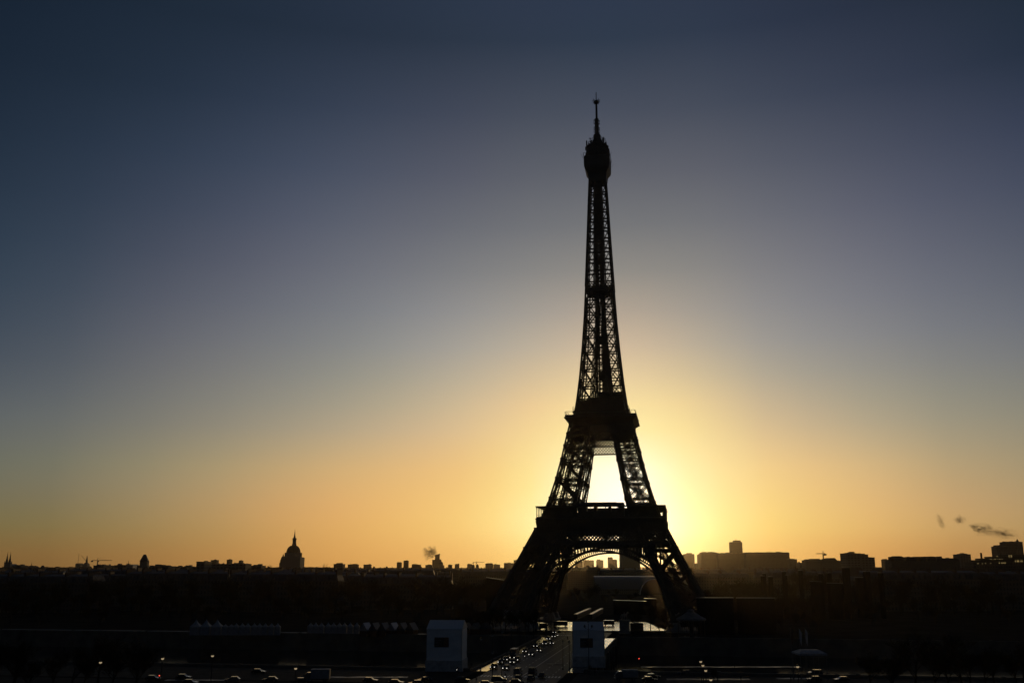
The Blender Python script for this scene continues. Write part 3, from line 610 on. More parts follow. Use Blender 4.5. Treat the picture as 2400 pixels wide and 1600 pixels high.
# ================================================================== SKYLINE
def facade(name,col,win,rough=0.75):
    if name in _m: return _m[name]
    m=bpy.data.materials.new(name); m.use_nodes=True; t=m.node_tree; b=t.nodes['Principled BSDF']; b.inputs['Roughness'].default_value=rough
    tcn=t.nodes.new('ShaderNodeTexCoord'); sp=t.nodes.new('ShaderNodeSeparateXYZ'); cb=t.nodes.new('ShaderNodeCombineXYZ'); ad=t.nodes.new('ShaderNodeMath'); ad.operation='ADD'
    t.links.new(tcn.outputs['Object'],sp.inputs[0]); t.links.new(sp.outputs[0],ad.inputs[0]); t.links.new(sp.outputs[1],ad.inputs[1])
    t.links.new(ad.outputs[0],cb.inputs[0]); t.links.new(sp.outputs[2],cb.inputs[1])
    bt=t.nodes.new('ShaderNodeTexBrick'); bt.offset=0; bt.inputs['Scale'].default_value=1; bt.inputs['Brick Width'].default_value=win[0]; bt.inputs['Row Height'].default_value=win[1]; bt.inputs['Mortar Size'].default_value=win[2]; bt.inputs['Mortar Smooth'].default_value=0
    bt.inputs['Color1'].default_value=(0.06,0.06,0.06,1); bt.inputs['Color2'].default_value=(0.09,0.09,0.085,1); bt.inputs['Mortar'].default_value=(*col,1)
    t.links.new(cb.outputs[0],bt.inputs['Vector']); t.links.new(bt.outputs[0],b.inputs['Base Color'])
    mr=t.nodes.new('ShaderNodeMapRange'); mr.inputs['To Min'].default_value=0.15; mr.inputs['To Max'].default_value=rough; t.links.new(bt.outputs['Fac'],mr.inputs[0]); b.inputs['Specular IOR Level'].default_value=.03
    _m[name]=m; return m
FST=facade('limestone_facade',(0.15,0.135,0.115),(2.6,3.1,0.75)); FTW=facade('tower_facade',(0.16,0.15,0.14),(3.0,3.0,0.5)); FCO=facade('concrete_facade',(0.18,0.17,0.165),(4.0,3.0,0.9))
ZN=mat('zinc_roof',(0.08,0.08,0.085),rough=0.7,metal=0.0,noise=0.25,scale=0.4); BRK=mat('chimney_brick',(0.11,0.075,0.055),rough=0.9); STN=mat('pale_stone',(0.3,0.27,0.22),rough=0.85)
SLT=mat('slate_roof',(0.06,0.06,0.065),rough=0.5,scale=.5); STL=mat('steel',(0.2,0.19,0.17),rough=0.5,metal=0.5)
def root_at(name,px,Y,label,cat,group=None,z=0,rz=0):
    p=at(px,1330,Y); return empty(name,(p.x,Y,z),rz,label,cat,group)
def ztop(py,Y,px=1200): return at(px,py,Y).z
MPX=lambda Y:Y/FPX      # metres per source pixel, near enough
br_=random.Random(11)
def block(px0,px1,py,Y,label,name='apartment_block',cat='building',style='flat',depth=24,steps=None,mast=None,group=None,fm=None,lean=0):
    """one building: width and roof height as seen, standing on the ground Y metres away"""
    pc=(px0+px1)/2; a=at(px0,py,Y); b=at(px1,py,Y); W=(b.x-a.x); Ht=at(pc,py,Y).z
    e=empty(name,((a.x+b.x)/2,Y+depth/2,0),0,label,cat,group)
    mm=fm or (FTW if Ht>45 else FST if style!='flat' else FCO)
    wl=MB()
    if style=='mansard':
        hw=Ht-6.2; wl.box(-W/2,W/2,-depth/2,depth/2,-.5,hw); wl.box(-W/2-.4,W/2+.4,-depth/2-.4,depth/2+.4,hw-.5,hw)
        wl.build('wall',mm,e)
        rf=MB(); rf.frust(0,0,hw,hw+4.2,W/2-.3,depth/2-.3,W/2-1.6,depth/2-2); rf.frust(0,0,hw+4.2,Ht-1,W/2-1.6,depth/2-2,W/2-3,.6)
        n=int(W/4.5)
        for i in range(n): x=-W/2+(i+.5)*W/n; rf.box(x-.7,x+.7,-depth/2-.1,-depth/2+1.4,hw+.3,hw+2.8)
        ro=rf.build('roof',ZN,e)
        for i in range(max(2,int(W/16))+1):
            c=MB(); x=-W/2+1.2+i*(W-2.4)/max(2,int(W/16)); c.box(x-.6,x+.6,-depth/2+2,depth/2-2,hw+2,Ht+.6)
            for k in range(7): y=-depth/2+3+k*(depth-6)/6; c.box(x-.2,x+.2,y-.2,y+.2,Ht+.6,Ht+1.5)
            c.build('chimney',BRK,ro)
    else:
        wl.box(-W/2,W/2,-depth/2,depth/2,-.5,Ht)
        wl.build('wall',mm,e)
        rf=MB(); rf.box(-W/2-.3,W/2+.3,-depth/2-.3,depth/2+.3,Ht,Ht+.5)
        k=br_.randint(1,3)
        for i in range(k):
            x=br_.uniform(-.35,.35)*W; s_=min(W*.12,5); h_=br_.uniform(1.2,2.6); rf.box(x-s_,x+s_,-3,3,Ht+.5,Ht+h_)
        if W>30:
            for i in range(int(W/9)): x=br_.uniform(-.47,.47)*W; rf.box(x-.5,x+.5,-1,1,Ht+.5,Ht+br_.uniform(1.,2.2))
        q=MPX(Y)
        for i in range(max(4,int((px1-px0)/3.2))):
            x=br_.uniform(-.47,.47)*W; s_=br_.choice((.12,.25,.5,.9,1.5))*q*1.3; rf.box(x-s_/2,x+s_/2,-2,2,Ht+.5,Ht+.5+br_.uniform(.3,1.25 if s_>q*.4 else 2.0)*q)
        rf.build('roof',STN,e)
    if steps:
        for (qa,qb,qy) in steps:
            A=at(qa,qy,Y); B=at(qb,qy,Y); s2=MB(); cx=(a.x+b.x)/2
            s2.box(A.x-cx,B.x-cx,-depth/2+1.5,depth/2-1.5,Ht,A.z); s2.build('upper_storey',mm,e)
    if mast:
        for (qx,qy) in mast:
            A=at(qx,qy,Y); cx=(a.x+b.x)/2; s2=MB(); s2.bar((A.x-cx,0,Ht-1),(A.x-cx,0,A.z),max(.3,MPX(Y)*.45),max(.3,MPX(Y)*.45)); s2.build('mast',STL,e)
    return e
def crane(xa,xb,xm,y,Y,ybase,label,dirn=1):
    A=at(xa,y,Y); B=at(xb,y,Y); M=at(xm,y,Y); zb=0
    e=empty('tower_crane',(M.x,Y,0),0,label,'crane')
    t=max(.5,MPX(Y)*.5)
    m=MB(); m.girder((0,0,0),(0,0,A.z-1),2.0,.35,.2,2.2); m.bar((0,0,0),(0,0,A.z),t,t); m.build('mast',STL,e)
    m=MB(); m.girder((A.x-M.x,0,A.z),(B.x-M.x,0,A.z),1.6,.3,.18,2.0); m.bar((A.x-M.x,0,A.z),(B.x-M.x,0,A.z),t*.8,t*.8); m.bar((0,0,A.z),(0,0,A.z+5),.8,.8); m.bar((0,0,A.z+5),((B.x-M.x)*.7,0,A.z),.25,.25); m.build('jib',STL,e)
    far=A if abs(A.x-M.x)<abs(B.x-M.x) else B
    m=MB(); m.box(far.x-M.x-2,far.x-M.x+2,-1,1,A.z-3.5,A.z-.3); m.build('counterweight',STN,e)
    m=MB(); m.box(.8,3,-1,1,A.z-3.5,A.z-1.2); m.build('cab',GLS,e)
# --- far left
def spire_church(pxs,ytip,ysh,Y,x0,x1,ybody,label,w):
    pc=(x0+x1)/2; c=at(pc,1330,Y); e=empty('twin_spire_church' if len(pxs)>1 else 'steeple_church',(c.x,Y,0),0,label,'church')
    zb=at(pc,ybody,Y).z; m=MB(); hw=(x1-x0)/2*MPX(Y); m.box(-hw,hw,0,40,-.5,zb-2); m.build('nave',STN,e)
    m=MB(); m.prism([(-hw,zb-2),(hw,zb-2),(0,zb+4)],1,39); m.build('roof',SLT,e)
    for p in pxs:
        P=at(p,ytip,Y); zs=at(p,ysh,Y).z; x=P.x-c.x
        t=MB(); t.box(x-w/2,x+w/2,-w/2,w/2,-.5,zs); 
        for sx in (-1,1):
            for sy in (-1,1): t.frust(x+sx*w*.42,sy*w*.42,zs,zs+5,.9,.9,.1,.1)
        tw=t.build('tower',STN,e)
        t=MB(); t.lathe([(w*.48,zs),(w*.36,zs+(P.z-zs)*.22),(w*.2,zs+(P.z-zs)*.55),(.25,P.z)],8,cx=x); t.bar((x,0,P.z-1),(x,0,P.z+3),.5,.5); t.build('spire',SLT,tw)
spire_church([18.2,25.2],1296,1319,2300,8,27,1325,'dark church with two sharp stone spires at the left edge of the skyline',7.5)
block(29,49,1325.5,1500,'low dark block beside the twin spires with small roof finials',steps=[(33,37,1323),(40,46,1324)],mast=[(39,1320),(44,1322)])
block(61,72,1327.5,1700,'low roof with a slim box on top, left of the thin needle spire',steps=[(67,71,1325)])
spire_church([74.6],1317,1327,3300,70,80,1328.6,'church with one hair-thin needle spire far off to the left',4.0)
e=root_at('domed_tower',100,1500,'small dark onion dome on a roof corner left of the cathedral',"tower"); m=MB(); z1=ztop(1329,1500); z2=ztop(1326,1500); m.lathe([(2.6,-.5),(2.6,z1)],12); m.build('drum',STN,e); m=MB(); m.lathe([(2.8,z1),(2.7,z1+1),(1.6,z2+.6),(.2,z2+1.2)],12); m.build('dome',SLT,e)
# cathedral under repair
Y=4000; e=root_at('cathedral_tower_block',181.5,Y,'blunt cathedral tower with a tall thin mast on its roof','tower')
z1=ztop(1321,Y); m=MB(); m.box(-9.6,9.6,0,30,-.5,z1); m.frust(0,15,z1,z1+3.2,9.6,15,7,12); m.build('wall',STN,e); m=MB(); m.bar((-1.5,5,z1),(-1.5,5,ztop(1296,Y)),.9,.9); m.build('mast',STL,e)
e=root_at('cathedral_spire',198,Y,'scaffolded pointed spire rising behind the rooftops beside the long crane','tower')
m=MB(); m.box(-9,9.5,0,26,-.5,ztop(1321,Y)); m.frust(1,12,ztop(1321,Y),ztop(1318,Y),7,10,4.8,6); m.build('wall',STN,e)
m=MB(); m.lathe([(5.0,ztop(1320,Y)),(3.8,ztop(1313,Y)),(2.2,ztop(1307,Y)),(1.2,ztop(1303,Y)),(.3,ztop(1301,Y))],8,cx=3,cy=8); m.build('spire',SLT,e)
A=at(198.5,1301,Y); B=at(219,1327,Y); e=empty('luffing_crane',(A.x,Y-30,0),0,'slanting crane boom leaning from the scaffolded spire down to the roofs','crane')
m=MB(); m.bar((0,0,A.z),(B.x-A.x,0,B.z),.9,.9); m.build('jib',STL,e); m=MB(); m.bar((B.x-A.x,0,-.5),(B.x-A.x,0,B.z+2),2,2); m.build('mast',STL,e)
crane(216,262,229,1312.5,2300,0,'long flat tower crane with its jib to the right, over the left rooftops')
block(219,243,1325,1400,'roof with stub chimneys right under the long flat crane',steps=[(228,231,1323),(236,238,1323)])
block(248,254,1325,1500,'single small chimney block between the crane and the wide dark roof')
block(268,295,1324.5,1300,'wide dark roof with a raised centre box, left of the small steeple',steps=[(273,286,1323)])
spire_church([301],1318,1327,1500,297,305,1328,'small dark steeple between the wide roof and the slate tower',4.6)
# slate-capped tower
Y=1150; k=MPX(Y); e=root_at('slate_capped_tower',337,Y,'dark stone tower with a flaring bell-shaped slate cap above the left roofs','tower')
m=MB(); m.box(-13*k,11*k,-4,18,-.5,ztop(1324,Y)); m.box(-7.8*k,8.6*k,-3.2,3.8,0,ztop(1315,Y)); m.build('wall',STN,e)
m=MB(); zz=[ztop(v,Y) for v in (1316,1314.3,1312.8,1306.5,1301,1299.3,1298.8)]; rr2=[7.6*k,10.4*k,9.3*k,6.3*k,3.9*k,3.2*k,1.6*k]
rows=[[(math.cos(math.pi*q/4+.39)*r_*1.04,math.sin(math.pi*q/4+.39)*r_,z) for q in range(8)] for r_,z in zip(rr2,zz)]; m.strip(rows,True); b0=len(m.v); m.v.append((0,0,zz[-1]+.4)); m.f+= [(b0-8+q,b0-8+(q+1)%8,b0) for q in range(8)]; m.build('slate_cap',SLT,e)
block(350,395,1327,1100,'low crenellated roof line right of the slate-capped tower',steps=[(352,355,1325),(362,366,1325.5),(374,377,1325)])
block(402,420,1328.5,1250,'low roof with two chimney pots left of the small hipped roof',steps=[(408,410,1326.5),(415,418,1327)])
block(424,444,1328,1250,'small hipped roof with a cap, left of the square dark block',steps=[(431,443,1326.3)])
block(460.5,479.5,1316.5,1000,'square dark block standing clear of the roofs left of the dome',steps=[(461,463,1315)])
block(481,492,1325.5,1300,'low stepped roof just right of the square dark block',steps=[(485,490,1323)])
block(494,508,1312,3200,'pale grey tower block, left of three towers behind a long roof',fm=FTW)
block(492,575.5,1321.8,1050,'long dark building with a row of chimneys along its roof, left of the dome',steps=[(493,500,1320.6),(504,508,1320.8),(512,518,1320.4),(522,527,1321),(546,548,1319.6),(571,574,1320)])
block(531.5,540.2,1311,3200,'pale slim tower block, middle one of three behind a long roof',fm=FTW)
block(559.5,566,1313.5,3200,'pale short tower block, right one of three behind a long roof',fm=FTW)
block(576,612,1325.6,1250,'plain flat-topped dark block just left of the bare trees by the dome')
# domed church
Y=1950; k=MPX(Y); e=root_at('domed_church',687,Y,'great domed church with a lantern and a needle spire, left of the tower','church')
Z=lambda v:ztop(v,Y)
m=MB(); m.box(-24*k,20*k,-18,22,-.5,Z(1306)); m.box(-23*k,19*k,-16,20,0,Z(1305)); m.box(-24.4*k,20.4*k,-19,23,Z(1312),Z(1311)); m.build('wall',STN,e)
m=MB(); m.lathe([(19.2*k,Z(1306)),(19.2*k,Z(1304)),(18.2*k,Z(1303.6)),(18.2*k,Z(1297)),(16.6*k,Z(1296)),(16.6*k,Z(1294))],32,cx=-1*k)
for q in range(16):
    a=q*math.pi/8; m.bar((-1*k+18.6*k*math.cos(a),18.6*k*math.sin(a),Z(1306)),(-1*k+18.6*k*math.cos(a),18.6*k*math.sin(a),Z(1294.5)),1.7,1.7)
m.build('drum',STN,e)
m=MB(); pf=[]
for i in range(13): a=math.pi/2*i/12; pf.append((4.3*k+(16.4-4.3)*k*math.cos(a),Z(1298)+(Z(1278)-Z(1298))*math.sin(a)))
m.lathe(pf,36,cx=-1*k); 
for q in range(12):
    a=q*math.pi/6
    for (r0,z0),(r1,z1) in zip(pf,pf[1:]): m.bar((-1*k+(r0+.15)*math.cos(a),(r0+.15)*math.sin(a),z0),(-1*k+(r1+.15)*math.cos(a),(r1+.15)*math.sin(a),z1),.8,.5)
dm=m.build('dome',mat('gilded_dome',(0.12,0.095,0.05),rough=0.5,metal=0.3),e,smooth=False)
m=MB(); m.lathe([(5.0*k,Z(1279)),(5.2*k,Z(1276.5)),(5.6*k,Z(1275)),(4.4*k,Z(1274)),(4.0*k,Z(1266)),(4.6*k,Z(1263)),(4.4*k,Z(1261.6)),(2.6*k,Z(1260)),(1.4*k,Z(1254)),(.7*k,Z(1247)),(.3*k,Z(1243)),(.12*k,Z(1240))],16)
for q in range(4): a=q*math.pi/2+.5; m.lathe([(.5,Z(1265)),(.5,Z(1261.5)),(.1,Z(1259.6))],6,cx=4.2*k*math.cos(a),cy=4.2*k*math.sin(a))
m.bar((-.9,0,Z(1242.2)),(.9,0,Z(1242.2)),.3,.3); m.build('lantern',STN,dm)
e=root_at('small_domed_church',661,3300,'small pale dome peeping out left of the great dome','church'); k2=MPX(3300); Z2=lambda v:ztop(v,3300)
m=MB(); m.box(-7*k2,5*k2,0,30,-.5,Z2(1318)); m.lathe([(5.2*k2,Z2(1318)),(5.2*k2,Z2(1311))],20); m.build('wall',STN,e)
m=MB(); m.lathe([(5.2*k2,Z2(1311)),(4.6*k2,Z2(1306.5)),(2.6*k2,Z2(1303)),(1.2*k2,Z2(1302)),(1.1*k2,Z2(1299.5)),(.3*k2,Z2(1297.5)),(.1,Z2(1296.5))],20,cx=1.5*k2); m.build('dome',SLT,e)
block(782,804,1321.5,1800,'dark box building half hidden in the bare trees right of the dome')
block(815,838,1322.2,2600,'pale flat slab right of the bare trees on the horizon',steps=[(822,836,1321.4)])
block(852,868,1322.6,2600,'pale flat slab beyond the low glinting roofs')
block(930,940,1317.6,2900,'slim grey tower block, shorter one of a pair left of the smoke',fm=FTW,steps=[(931.5,938.5,1316.8)])
block(945.8,956.2,1314,2900,'slim grey tower block with rounded top, taller one of a pair left of the smoke',fm=FTW,steps=[(946.8,955.2,1312.6)])
block(965,985,1322.8,2600,'wide pale low block just left of the smoking tower',steps=[(966,972,1321)])
block(997,1013,1323.6,2700,'low pale roofs right below the smoke plume',steps=[(1003,1007,1322)])
block(1013,1019,1312,3600,'pale short tower at the left of the slanted glass tower',fm=FTW)
e=block(1019.6,1029.8,1301,3600,'pale tower with a roof slanting up to the right, beside the smoke plume',name='slanted_tower',cat='tower',fm=FTW)
m=MB(); hw=5.1*MPX(3600); zt=ztop(1301,3600); m.prism([(-hw,zt),(hw,zt),(hw+1.5,zt+6.5),(-hw,zt+2)],-10,10); m.build('slanted_crown',FTW,e)
block(1029,1033.6,1311.5,3600,'narrow pale block stuck to the right of the slanted tower',fm=FTW)
e=root_at('small_domed_church',1033.5,2900,'grey dome with a tiny lantern in front of the slanted tower','church'); k2=MPX(2900); Z2=lambda v:ztop(v,2900)
m=MB(); m.box(-6.6*k2,6.6*k2,0,26,-.5,Z2(1324)); m.lathe([(5*k2,Z2(1324)),(5*k2,Z2(1321))],20); m.build('wall',STN,e)
m=MB(); m.lathe([(5*k2,Z2(1321)),(4.2*k2,Z2(1317.6)),(2.0*k2,Z2(1315.2)),(.8*k2,Z2(1314.6)),(.7*k2,Z2(1313)),(.1*k2,Z2(1311.6))],20); m.build('dome',SLT,e)
block(1050,1059,1323.4,2500,'dark stub roof right of the grey dome',steps=[(1055,1059,1322.6)])
block(1066,1075.6,1321.8,2700,'pale cube with a roof box, left of the two little domes',steps=[(1069,1071,1320.6)])
block(1095,1106,1321.8,3000,'pale cube directly left of the two little domes')
for i,(x,w_) in enumerate(((1109.3,'left'),(1118.8,'right'))):
    e=root_at('cupola',x,2000,'%s one of two dark little cupolas under the thin crane'%w_,'dome'); k2=MPX(2000); Z2=lambda v:ztop(v,2000)
    m=MB(); m.lathe([(3.4*k2,-.5),(3.4*k2,Z2(1326.5))],12); m.build('drum',STN,e)
    m=MB(); m.lathe([(3.4*k2,Z2(1326.5)),(2.8*k2,Z2(1323.6)),(1.0*k2,Z2(1322)),(.1,Z2(1320.6))],14); m.build('dome',SLT,e)
crane(1109,1135,1116,1317,3200,0,'thin pale tower crane above the two little cupolas')
block(1137.5,1155.8,1320.5,2900,'wide pale block with rooftop boxes left of the tower leg',steps=[(1140,1154,1319)])
block(1156.6,1172,1322.6,2900,'lower pale block joined to the wide one left of the tower leg')
block(1181,1204,1319.5,2900,'broad pale block against the left foot of the tower',steps=[(1190,1198,1318)])
block(1204,1223,1312,3000,'tall pale slab half hidden by the left leg of the tower')
spire_church([1209.5],1317,1322,2400,1206,1213,1326,'small pointed steeple in front of the pale slab by the tower leg',6)
# seen through the arch
block(1348,1366,1315,3400,'pale block at the left inside the great arch',steps=[(1355,1364,1313)],fm=FTW)
block(1367.5,1392,1312.5,3600,'wide pale slab, leftmost of the bright row inside the arch',fm=FTW)
block(1398.6,1414,1312.5,3600,'pale stepped block in the middle of the row inside the arch',steps=[(1400,1407,1310)],fm=FTW)
block(1425.6,1436,1306,3600,'tallest pale block in the row inside the arch',steps=[(1427,1434,1305)],fm=FTW)
block(1436.4,1446.5,1312,3600,'pale block leaning on the tallest one inside the arch',steps=[(1437,1445,1310)],fm=FTW)
block(1330,1378,1327,1500,'long dark barracks roof under the arch on the left',style='mansard',steps=None)
block(1378,1403,1325.5,1500,'long dark barracks pavilion with raised roof under the arch',style='mansard')
block(1404,1548,1331.5,1480,'very long flat dark barracks wing under the arch',style='mansard')
# dark skyscraper behind the tower
Y=3300; k=MPX(Y); e=root_at('skyscraper',1476.5,Y,'solid dark skyscraper slab standing behind the right half of the arch','skyscraper')
zt=ztop(1207,Y); m=MB(); rows=[]
for z in (-.5,zt): rows.append([(x*k,y,z) for x,y in ((-23.2,-8),(-20,-15),(20,-15),(23.2,-8),(23.2,8),(20,15),(-20,15),(-23.2,8))])
m.strip(rows,True); m.f.append(tuple(range(8))); m.f.append(tuple(range(8,16))); m.build('wall',FTW,e); m=MB(); m.box(-14*k,14*k,-9,9,zt,zt+4); m.build('roof',STN,e)
# right of the tower
block(1602,1627.5,1299,2700,'pale tower block just right of the tower, with a stepped top',fm=FTW,steps=[(1612,1622,1295),(1606,1627,1297.4)])
block(1629,1637,1320.5,2500,'little low block between the stepped tower block and the long slab')
block(1637.5,1644,1299.5,2500,'narrow left end block of the long slab on the right',fm=FTW)
block(1643.5,1682,1294.5,2450,'tall left section of the long slab on the right',fm=FTW,name='office_block',steps=[(1645,1655,1293.3),(1662,1676,1293)])
block(1682.5,1746,1296,2400,'long middle section of the slab, below the square tower',fm=FTW,name='office_block')
e=block(1712.6,1739.5,1270,2900,'square tower block with a small cap and mast above the long slab',name='residential_tower',cat='tower',fm=FTW,steps=[(1721,1736,1265.6)],mast=[(1726,1262),(1728,1263)])
block(1746.5,1850,1294.6,2350,'long right section of the slab with a sloping end wall',fm=FTW,name='office_block',steps=[(1768,1790,1293.6),(1800,1848,1293.6)])
block(1850,1868,1310,2300,'low stepped annex at the right end of the long slab',steps=[(1851,1862,1308.6)])
block(1874,1880,1318.5,1900,'tiny low roof between the annex and the domed hall')
block(1889,1924,1312.6,1600,'low hall with a shallow raised roof under the small crane',steps=[(1905,1922,1308.6)])
block(1924.5,1962,1311.5,1600,'low dark hall with a round-shouldered roof and a thin mast',steps=[(1941,1960,1307.6),(1944,1957,1306.8)],mast=[(1960,1305)])
block(1962,1984,1314.5,1700,'low row of roofs left of the wide dark block on the right',steps=[(1968,1976,1313)])
crane(1913.5,1934,1929,1296.6,1900,0,'small tower crane with its jib pointing left, on the right skyline')
block(1983.4,2017,1296.6,1250,'wide dark block with a box on the roof, right skyline',fm=FCO,steps=[(1996,2002,1295.2)])
block(2017.4,2034.8,1299.4,1260,'middle part of the stepped dark block, right skyline',fm=FCO)
block(2035,2050,1306.2,1270,'low right part of the stepped dark block, right skyline',fm=FCO,steps=[(2041,2044,1304.8)])
block(2073,2084,1311,2600,'faint pale block on the horizon left of the chimney row',steps=[(2075,2080,1309)])
# row with many tall chimneys
Y=900; a=at(2089.5,1313,Y); b=at(2249,1313,Y); cx=(a.x+b.x)/2
e=empty('chimney_row_house',(cx,Y+8,0),0,'long dark apartment row bristling with tall thin chimneys, right skyline','building')
m=MB(); m.box(a.x-cx,b.x-cx,-8,8,-.5,ztop(1313,Y)); m.build('wall',mat('sooty_render',(.12,.11,.1),rough=.9),e)
for (q0,q1,qy) in ((2099,2119,1303.6),(2126,2149,1306),(2165,2172,1307.4),(2179,2197,1304.4),(2198,2214,1307),(2214,2249,1308.6)):
    A=at(q0,qy,Y);B=at(q1,qy,Y); m=MB(); m.box(A.x-cx,B.x-cx,-6,6,ztop(1313,Y),A.z); m.box(A.x-cx+1,B.x-cx-1,-5,5,A.z,A.z+.5); rf=m.build('roof',ZN,e)
for (qx,qy,wd) in ((2092.5,1304,1),(2095.2,1304,1),(2098,1304.5,1),(2116,1303,1.6),(2121.5,1304,1.2),(2132,1304,1),(2137,1303.3,1.2),(2146,1304.2,1.6),(2150.6,1303.5,1),(2157.5,1303.4,1.4),(2161,1303.6,1.2),(2168,1303.4,1.6),(2175.6,1303,1),(2180,1303.2,1.4),(2188,1302.8,1.2),(2194,1303.2,1.6),(2205,1303,1.4),(2212,1302.8,1.8),(2229,1306,2),(2239,1307,1)):
    A=at(qx,qy,Y); w2=wd*MPX(Y)/2; m=MB(); m.box(A.x-cx-w2,A.x-cx+w2,-3,3,ztop(1313,Y)-1,A.z); m.build('chimney',BRK,rf)
block(2250,2275,1298.8,1500,'pale grey cube with a roof box right of the chimney row',fm=FCO,steps=[(2258,2264,1296.8)])
# stepped modern block; reflections in its window bands painted as a faint glow
Y=1000; a=at(2275,1318,Y); b=at(2399,1318,Y); cx=(a.x+b.x)/2
e=empty('terraced_apartment_building',(cx+3,Y+10,0),0,'wide terraced building with bands of glinting windows at the right edge','building')
GLINT=mat('window_glint_glow',(0.5,0.4,0.2),rough=0.3,emit=(1.0,0.72,0.28),es=0.16)  # weak emission stands in for the yellow sky reflected in the panes
fl=[(2275,2420,1322,1316),(2287,2420,1316,1311.5),(2300,2420,1311.5,1307.6),(2322,2420,1307.6,1303.5),(2356,2420,1303.5,1299)]
for (q0,q1,yb,yt) in fl:
    A=at(q0,yt,Y);B=at(q1,yt,Y); zb=-.5 if yb==1322 else ztop(yb,Y); m=MB(); m.box(A.x-cx,B.x-cx,-10,10,zb,A.z-.5); m.box(A.x-cx-.5,B.x-cx+.5,-11,10.5,A.z-.5,A.z); m.build('storey',FST,e)
wr=random.Random(4)
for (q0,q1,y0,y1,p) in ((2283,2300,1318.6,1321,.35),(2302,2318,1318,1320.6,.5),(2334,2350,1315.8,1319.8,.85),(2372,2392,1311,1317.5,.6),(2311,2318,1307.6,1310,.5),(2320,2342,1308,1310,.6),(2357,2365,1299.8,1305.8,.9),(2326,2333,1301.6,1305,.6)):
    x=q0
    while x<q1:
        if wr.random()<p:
            A=at(x,y1,Y); B=at(x+wr.uniform(.8,2.2),y0,Y); yy=-10.06-(1.0 if False else 0); m=MB(); m.box(A.x-cx,B.x-cx,yy-.02,yy+.04,A.z,B.z); m.build('window',GLINT,e)
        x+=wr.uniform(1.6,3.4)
for (qx,qy) in ((2303,1294.5),(2329,1286),(2348,1289)):
    A=at(qx,qy,Y); m=MB(); w2=.6 if qx<2310 else .15; m.box(A.x-cx-w2,A.x-cx+w2,-1,1,ztop(1312,Y),A.z); m.build('chimney',BRK,e)
# tall block at the right edge
block(2337,2358,1280.2,1900,'lower left shoulder of the tall block at the right edge',fm=FTW,steps=[(2341,2356,1276.6)])
block(2356.5,2383,1270,1905,'tall middle section of the grey block at the right edge',fm=FTW,steps=[(2368,2379,1268.4)])
e=block(2383.4,2396.6,1269.4,1900,'tall right section with a round turret, at the right edge',fm=FTW); m=MB(); z0=ztop(1269.4,1900); k=MPX(1900); m.lathe([(2.8*k,z0),(2.8*k,z0+2.5),(1.5*k,z0+4),(1.3*k,z0+5.2),(.2,z0+6)],14,cx=2*k); m.build('turret',FTW,e)
# ---- roofscape below the skyline
kinds=[]
fr=random.Random(21)
def filler(i,Y,X,W,Ht,protos={}):
    key=i%7
    return None
G1='dark mansard apartment blocks filling the city below the skyline'
base=[]
for (W,Ht,D) in ((62,26,16),(84,24,18),(48,28,15),(100,25,20),(72,22,16),(56,30,17)):
    e=empty('apartment_block',(0,0,0),0,'dark mansard-roofed apartment block in the roofscape below the skyline','building',G1)
    wl=MB(); hw=Ht-6; wl.box(-W/2,W/2,-D/2,D/2,-.5,hw); wl.box(-W/2-.4,W/2+.4,-D/2-.4,D/2+.4,hw-.5,hw); wl.build('wall',FST,e)
    rf=MB(); rf.frust(0,0,hw,hw+4,W/2-.3,D/2-.3,W/2-1.6,D/2-2); rf.frust(0,0,hw+4,Ht-.8,W/2-1.6,D/2-2,W/2-3,.6)
    n=int(W/4.5)
    for i in range(n): x=-W/2+(i+.5)*W/n; rf.box(x-.7,x+.7,-D/2-.1,-D/2+1.4,hw+.3,hw+2.6)
    ro=rf.build('roof',ZN,e); c=MB()
    x=-W/2+1.5
    while x<W/2:
        c=MB(); c.box(x-.6,x+.6,-D/2+2,D/2-2,hw+2,Ht+.5)
        for k in range(6): y=-D/2+3+k*(D-6)/5; c.box(x-.2,x+.2,y-.2,y+.2,Ht+.5,Ht+1.4)
        c.build('chimney',BRK,ro); x+=fr.uniform(11,20)
    base.append((e,W,Ht))
first=[True]*6
def put(i,X,Y,rz,zs):
    e,W,Ht=base[i]
    if first[i]: first[i]=False; o=e
    else: o=copy_tree(e)
    o.location=(X,Y,0); o.rotation_euler=(0,0,rz); o.scale=(1,1,zs)
for Y,hs in ((770,29.6),(880,30.2),(1000,30.6),(1150,30.8),(1340,31.0),(1600,31.3),(1950,31.5),(2400,31.7),(3000,32),(3800,32)):
    half=Y*0.56; X=-half+fr.uniform(0,30)
    while X<half:
        i=fr.randrange(6); W=base[i][1]
        u=(X+W/2)/Y*FPX+1200; uw=W/2/Y*FPX
        skip=(1270-uw<u<1580+uw and Y<1500) or (1080<u<1900+uw and Y<950) or (1080<u<1300 and Y<1100)
        if not skip: put(i,X+W/2,Y+fr.uniform(-30,30),fr.choice((0,0,.06,-.08,.1,-.1)),(hs+fr.uniform(-3.2,.8))/base[i][2])
        X+=W+fr.uniform(2,Y*.012)

# ================================================================== MIDDLE GROUND
FAB=mat('white_membrane',(0.5,0.52,0.54),rough=0.45,noise=0.06,scale=.3)
WHT=mat('white_sheeting',(0.76,0.79,0.8),rough=0.7,noise=0.08,scale=.25,bump=.3)
DRK=mat('dark_panel',(0.03,0.028,0.026),rough=0.5); BRN=mat('brown_panel',(0.13,0.07,0.04),rough=0.6)
BLK=mat('black_paint',(0.015,0.015,0.016),rough=0.4,noise=.05)
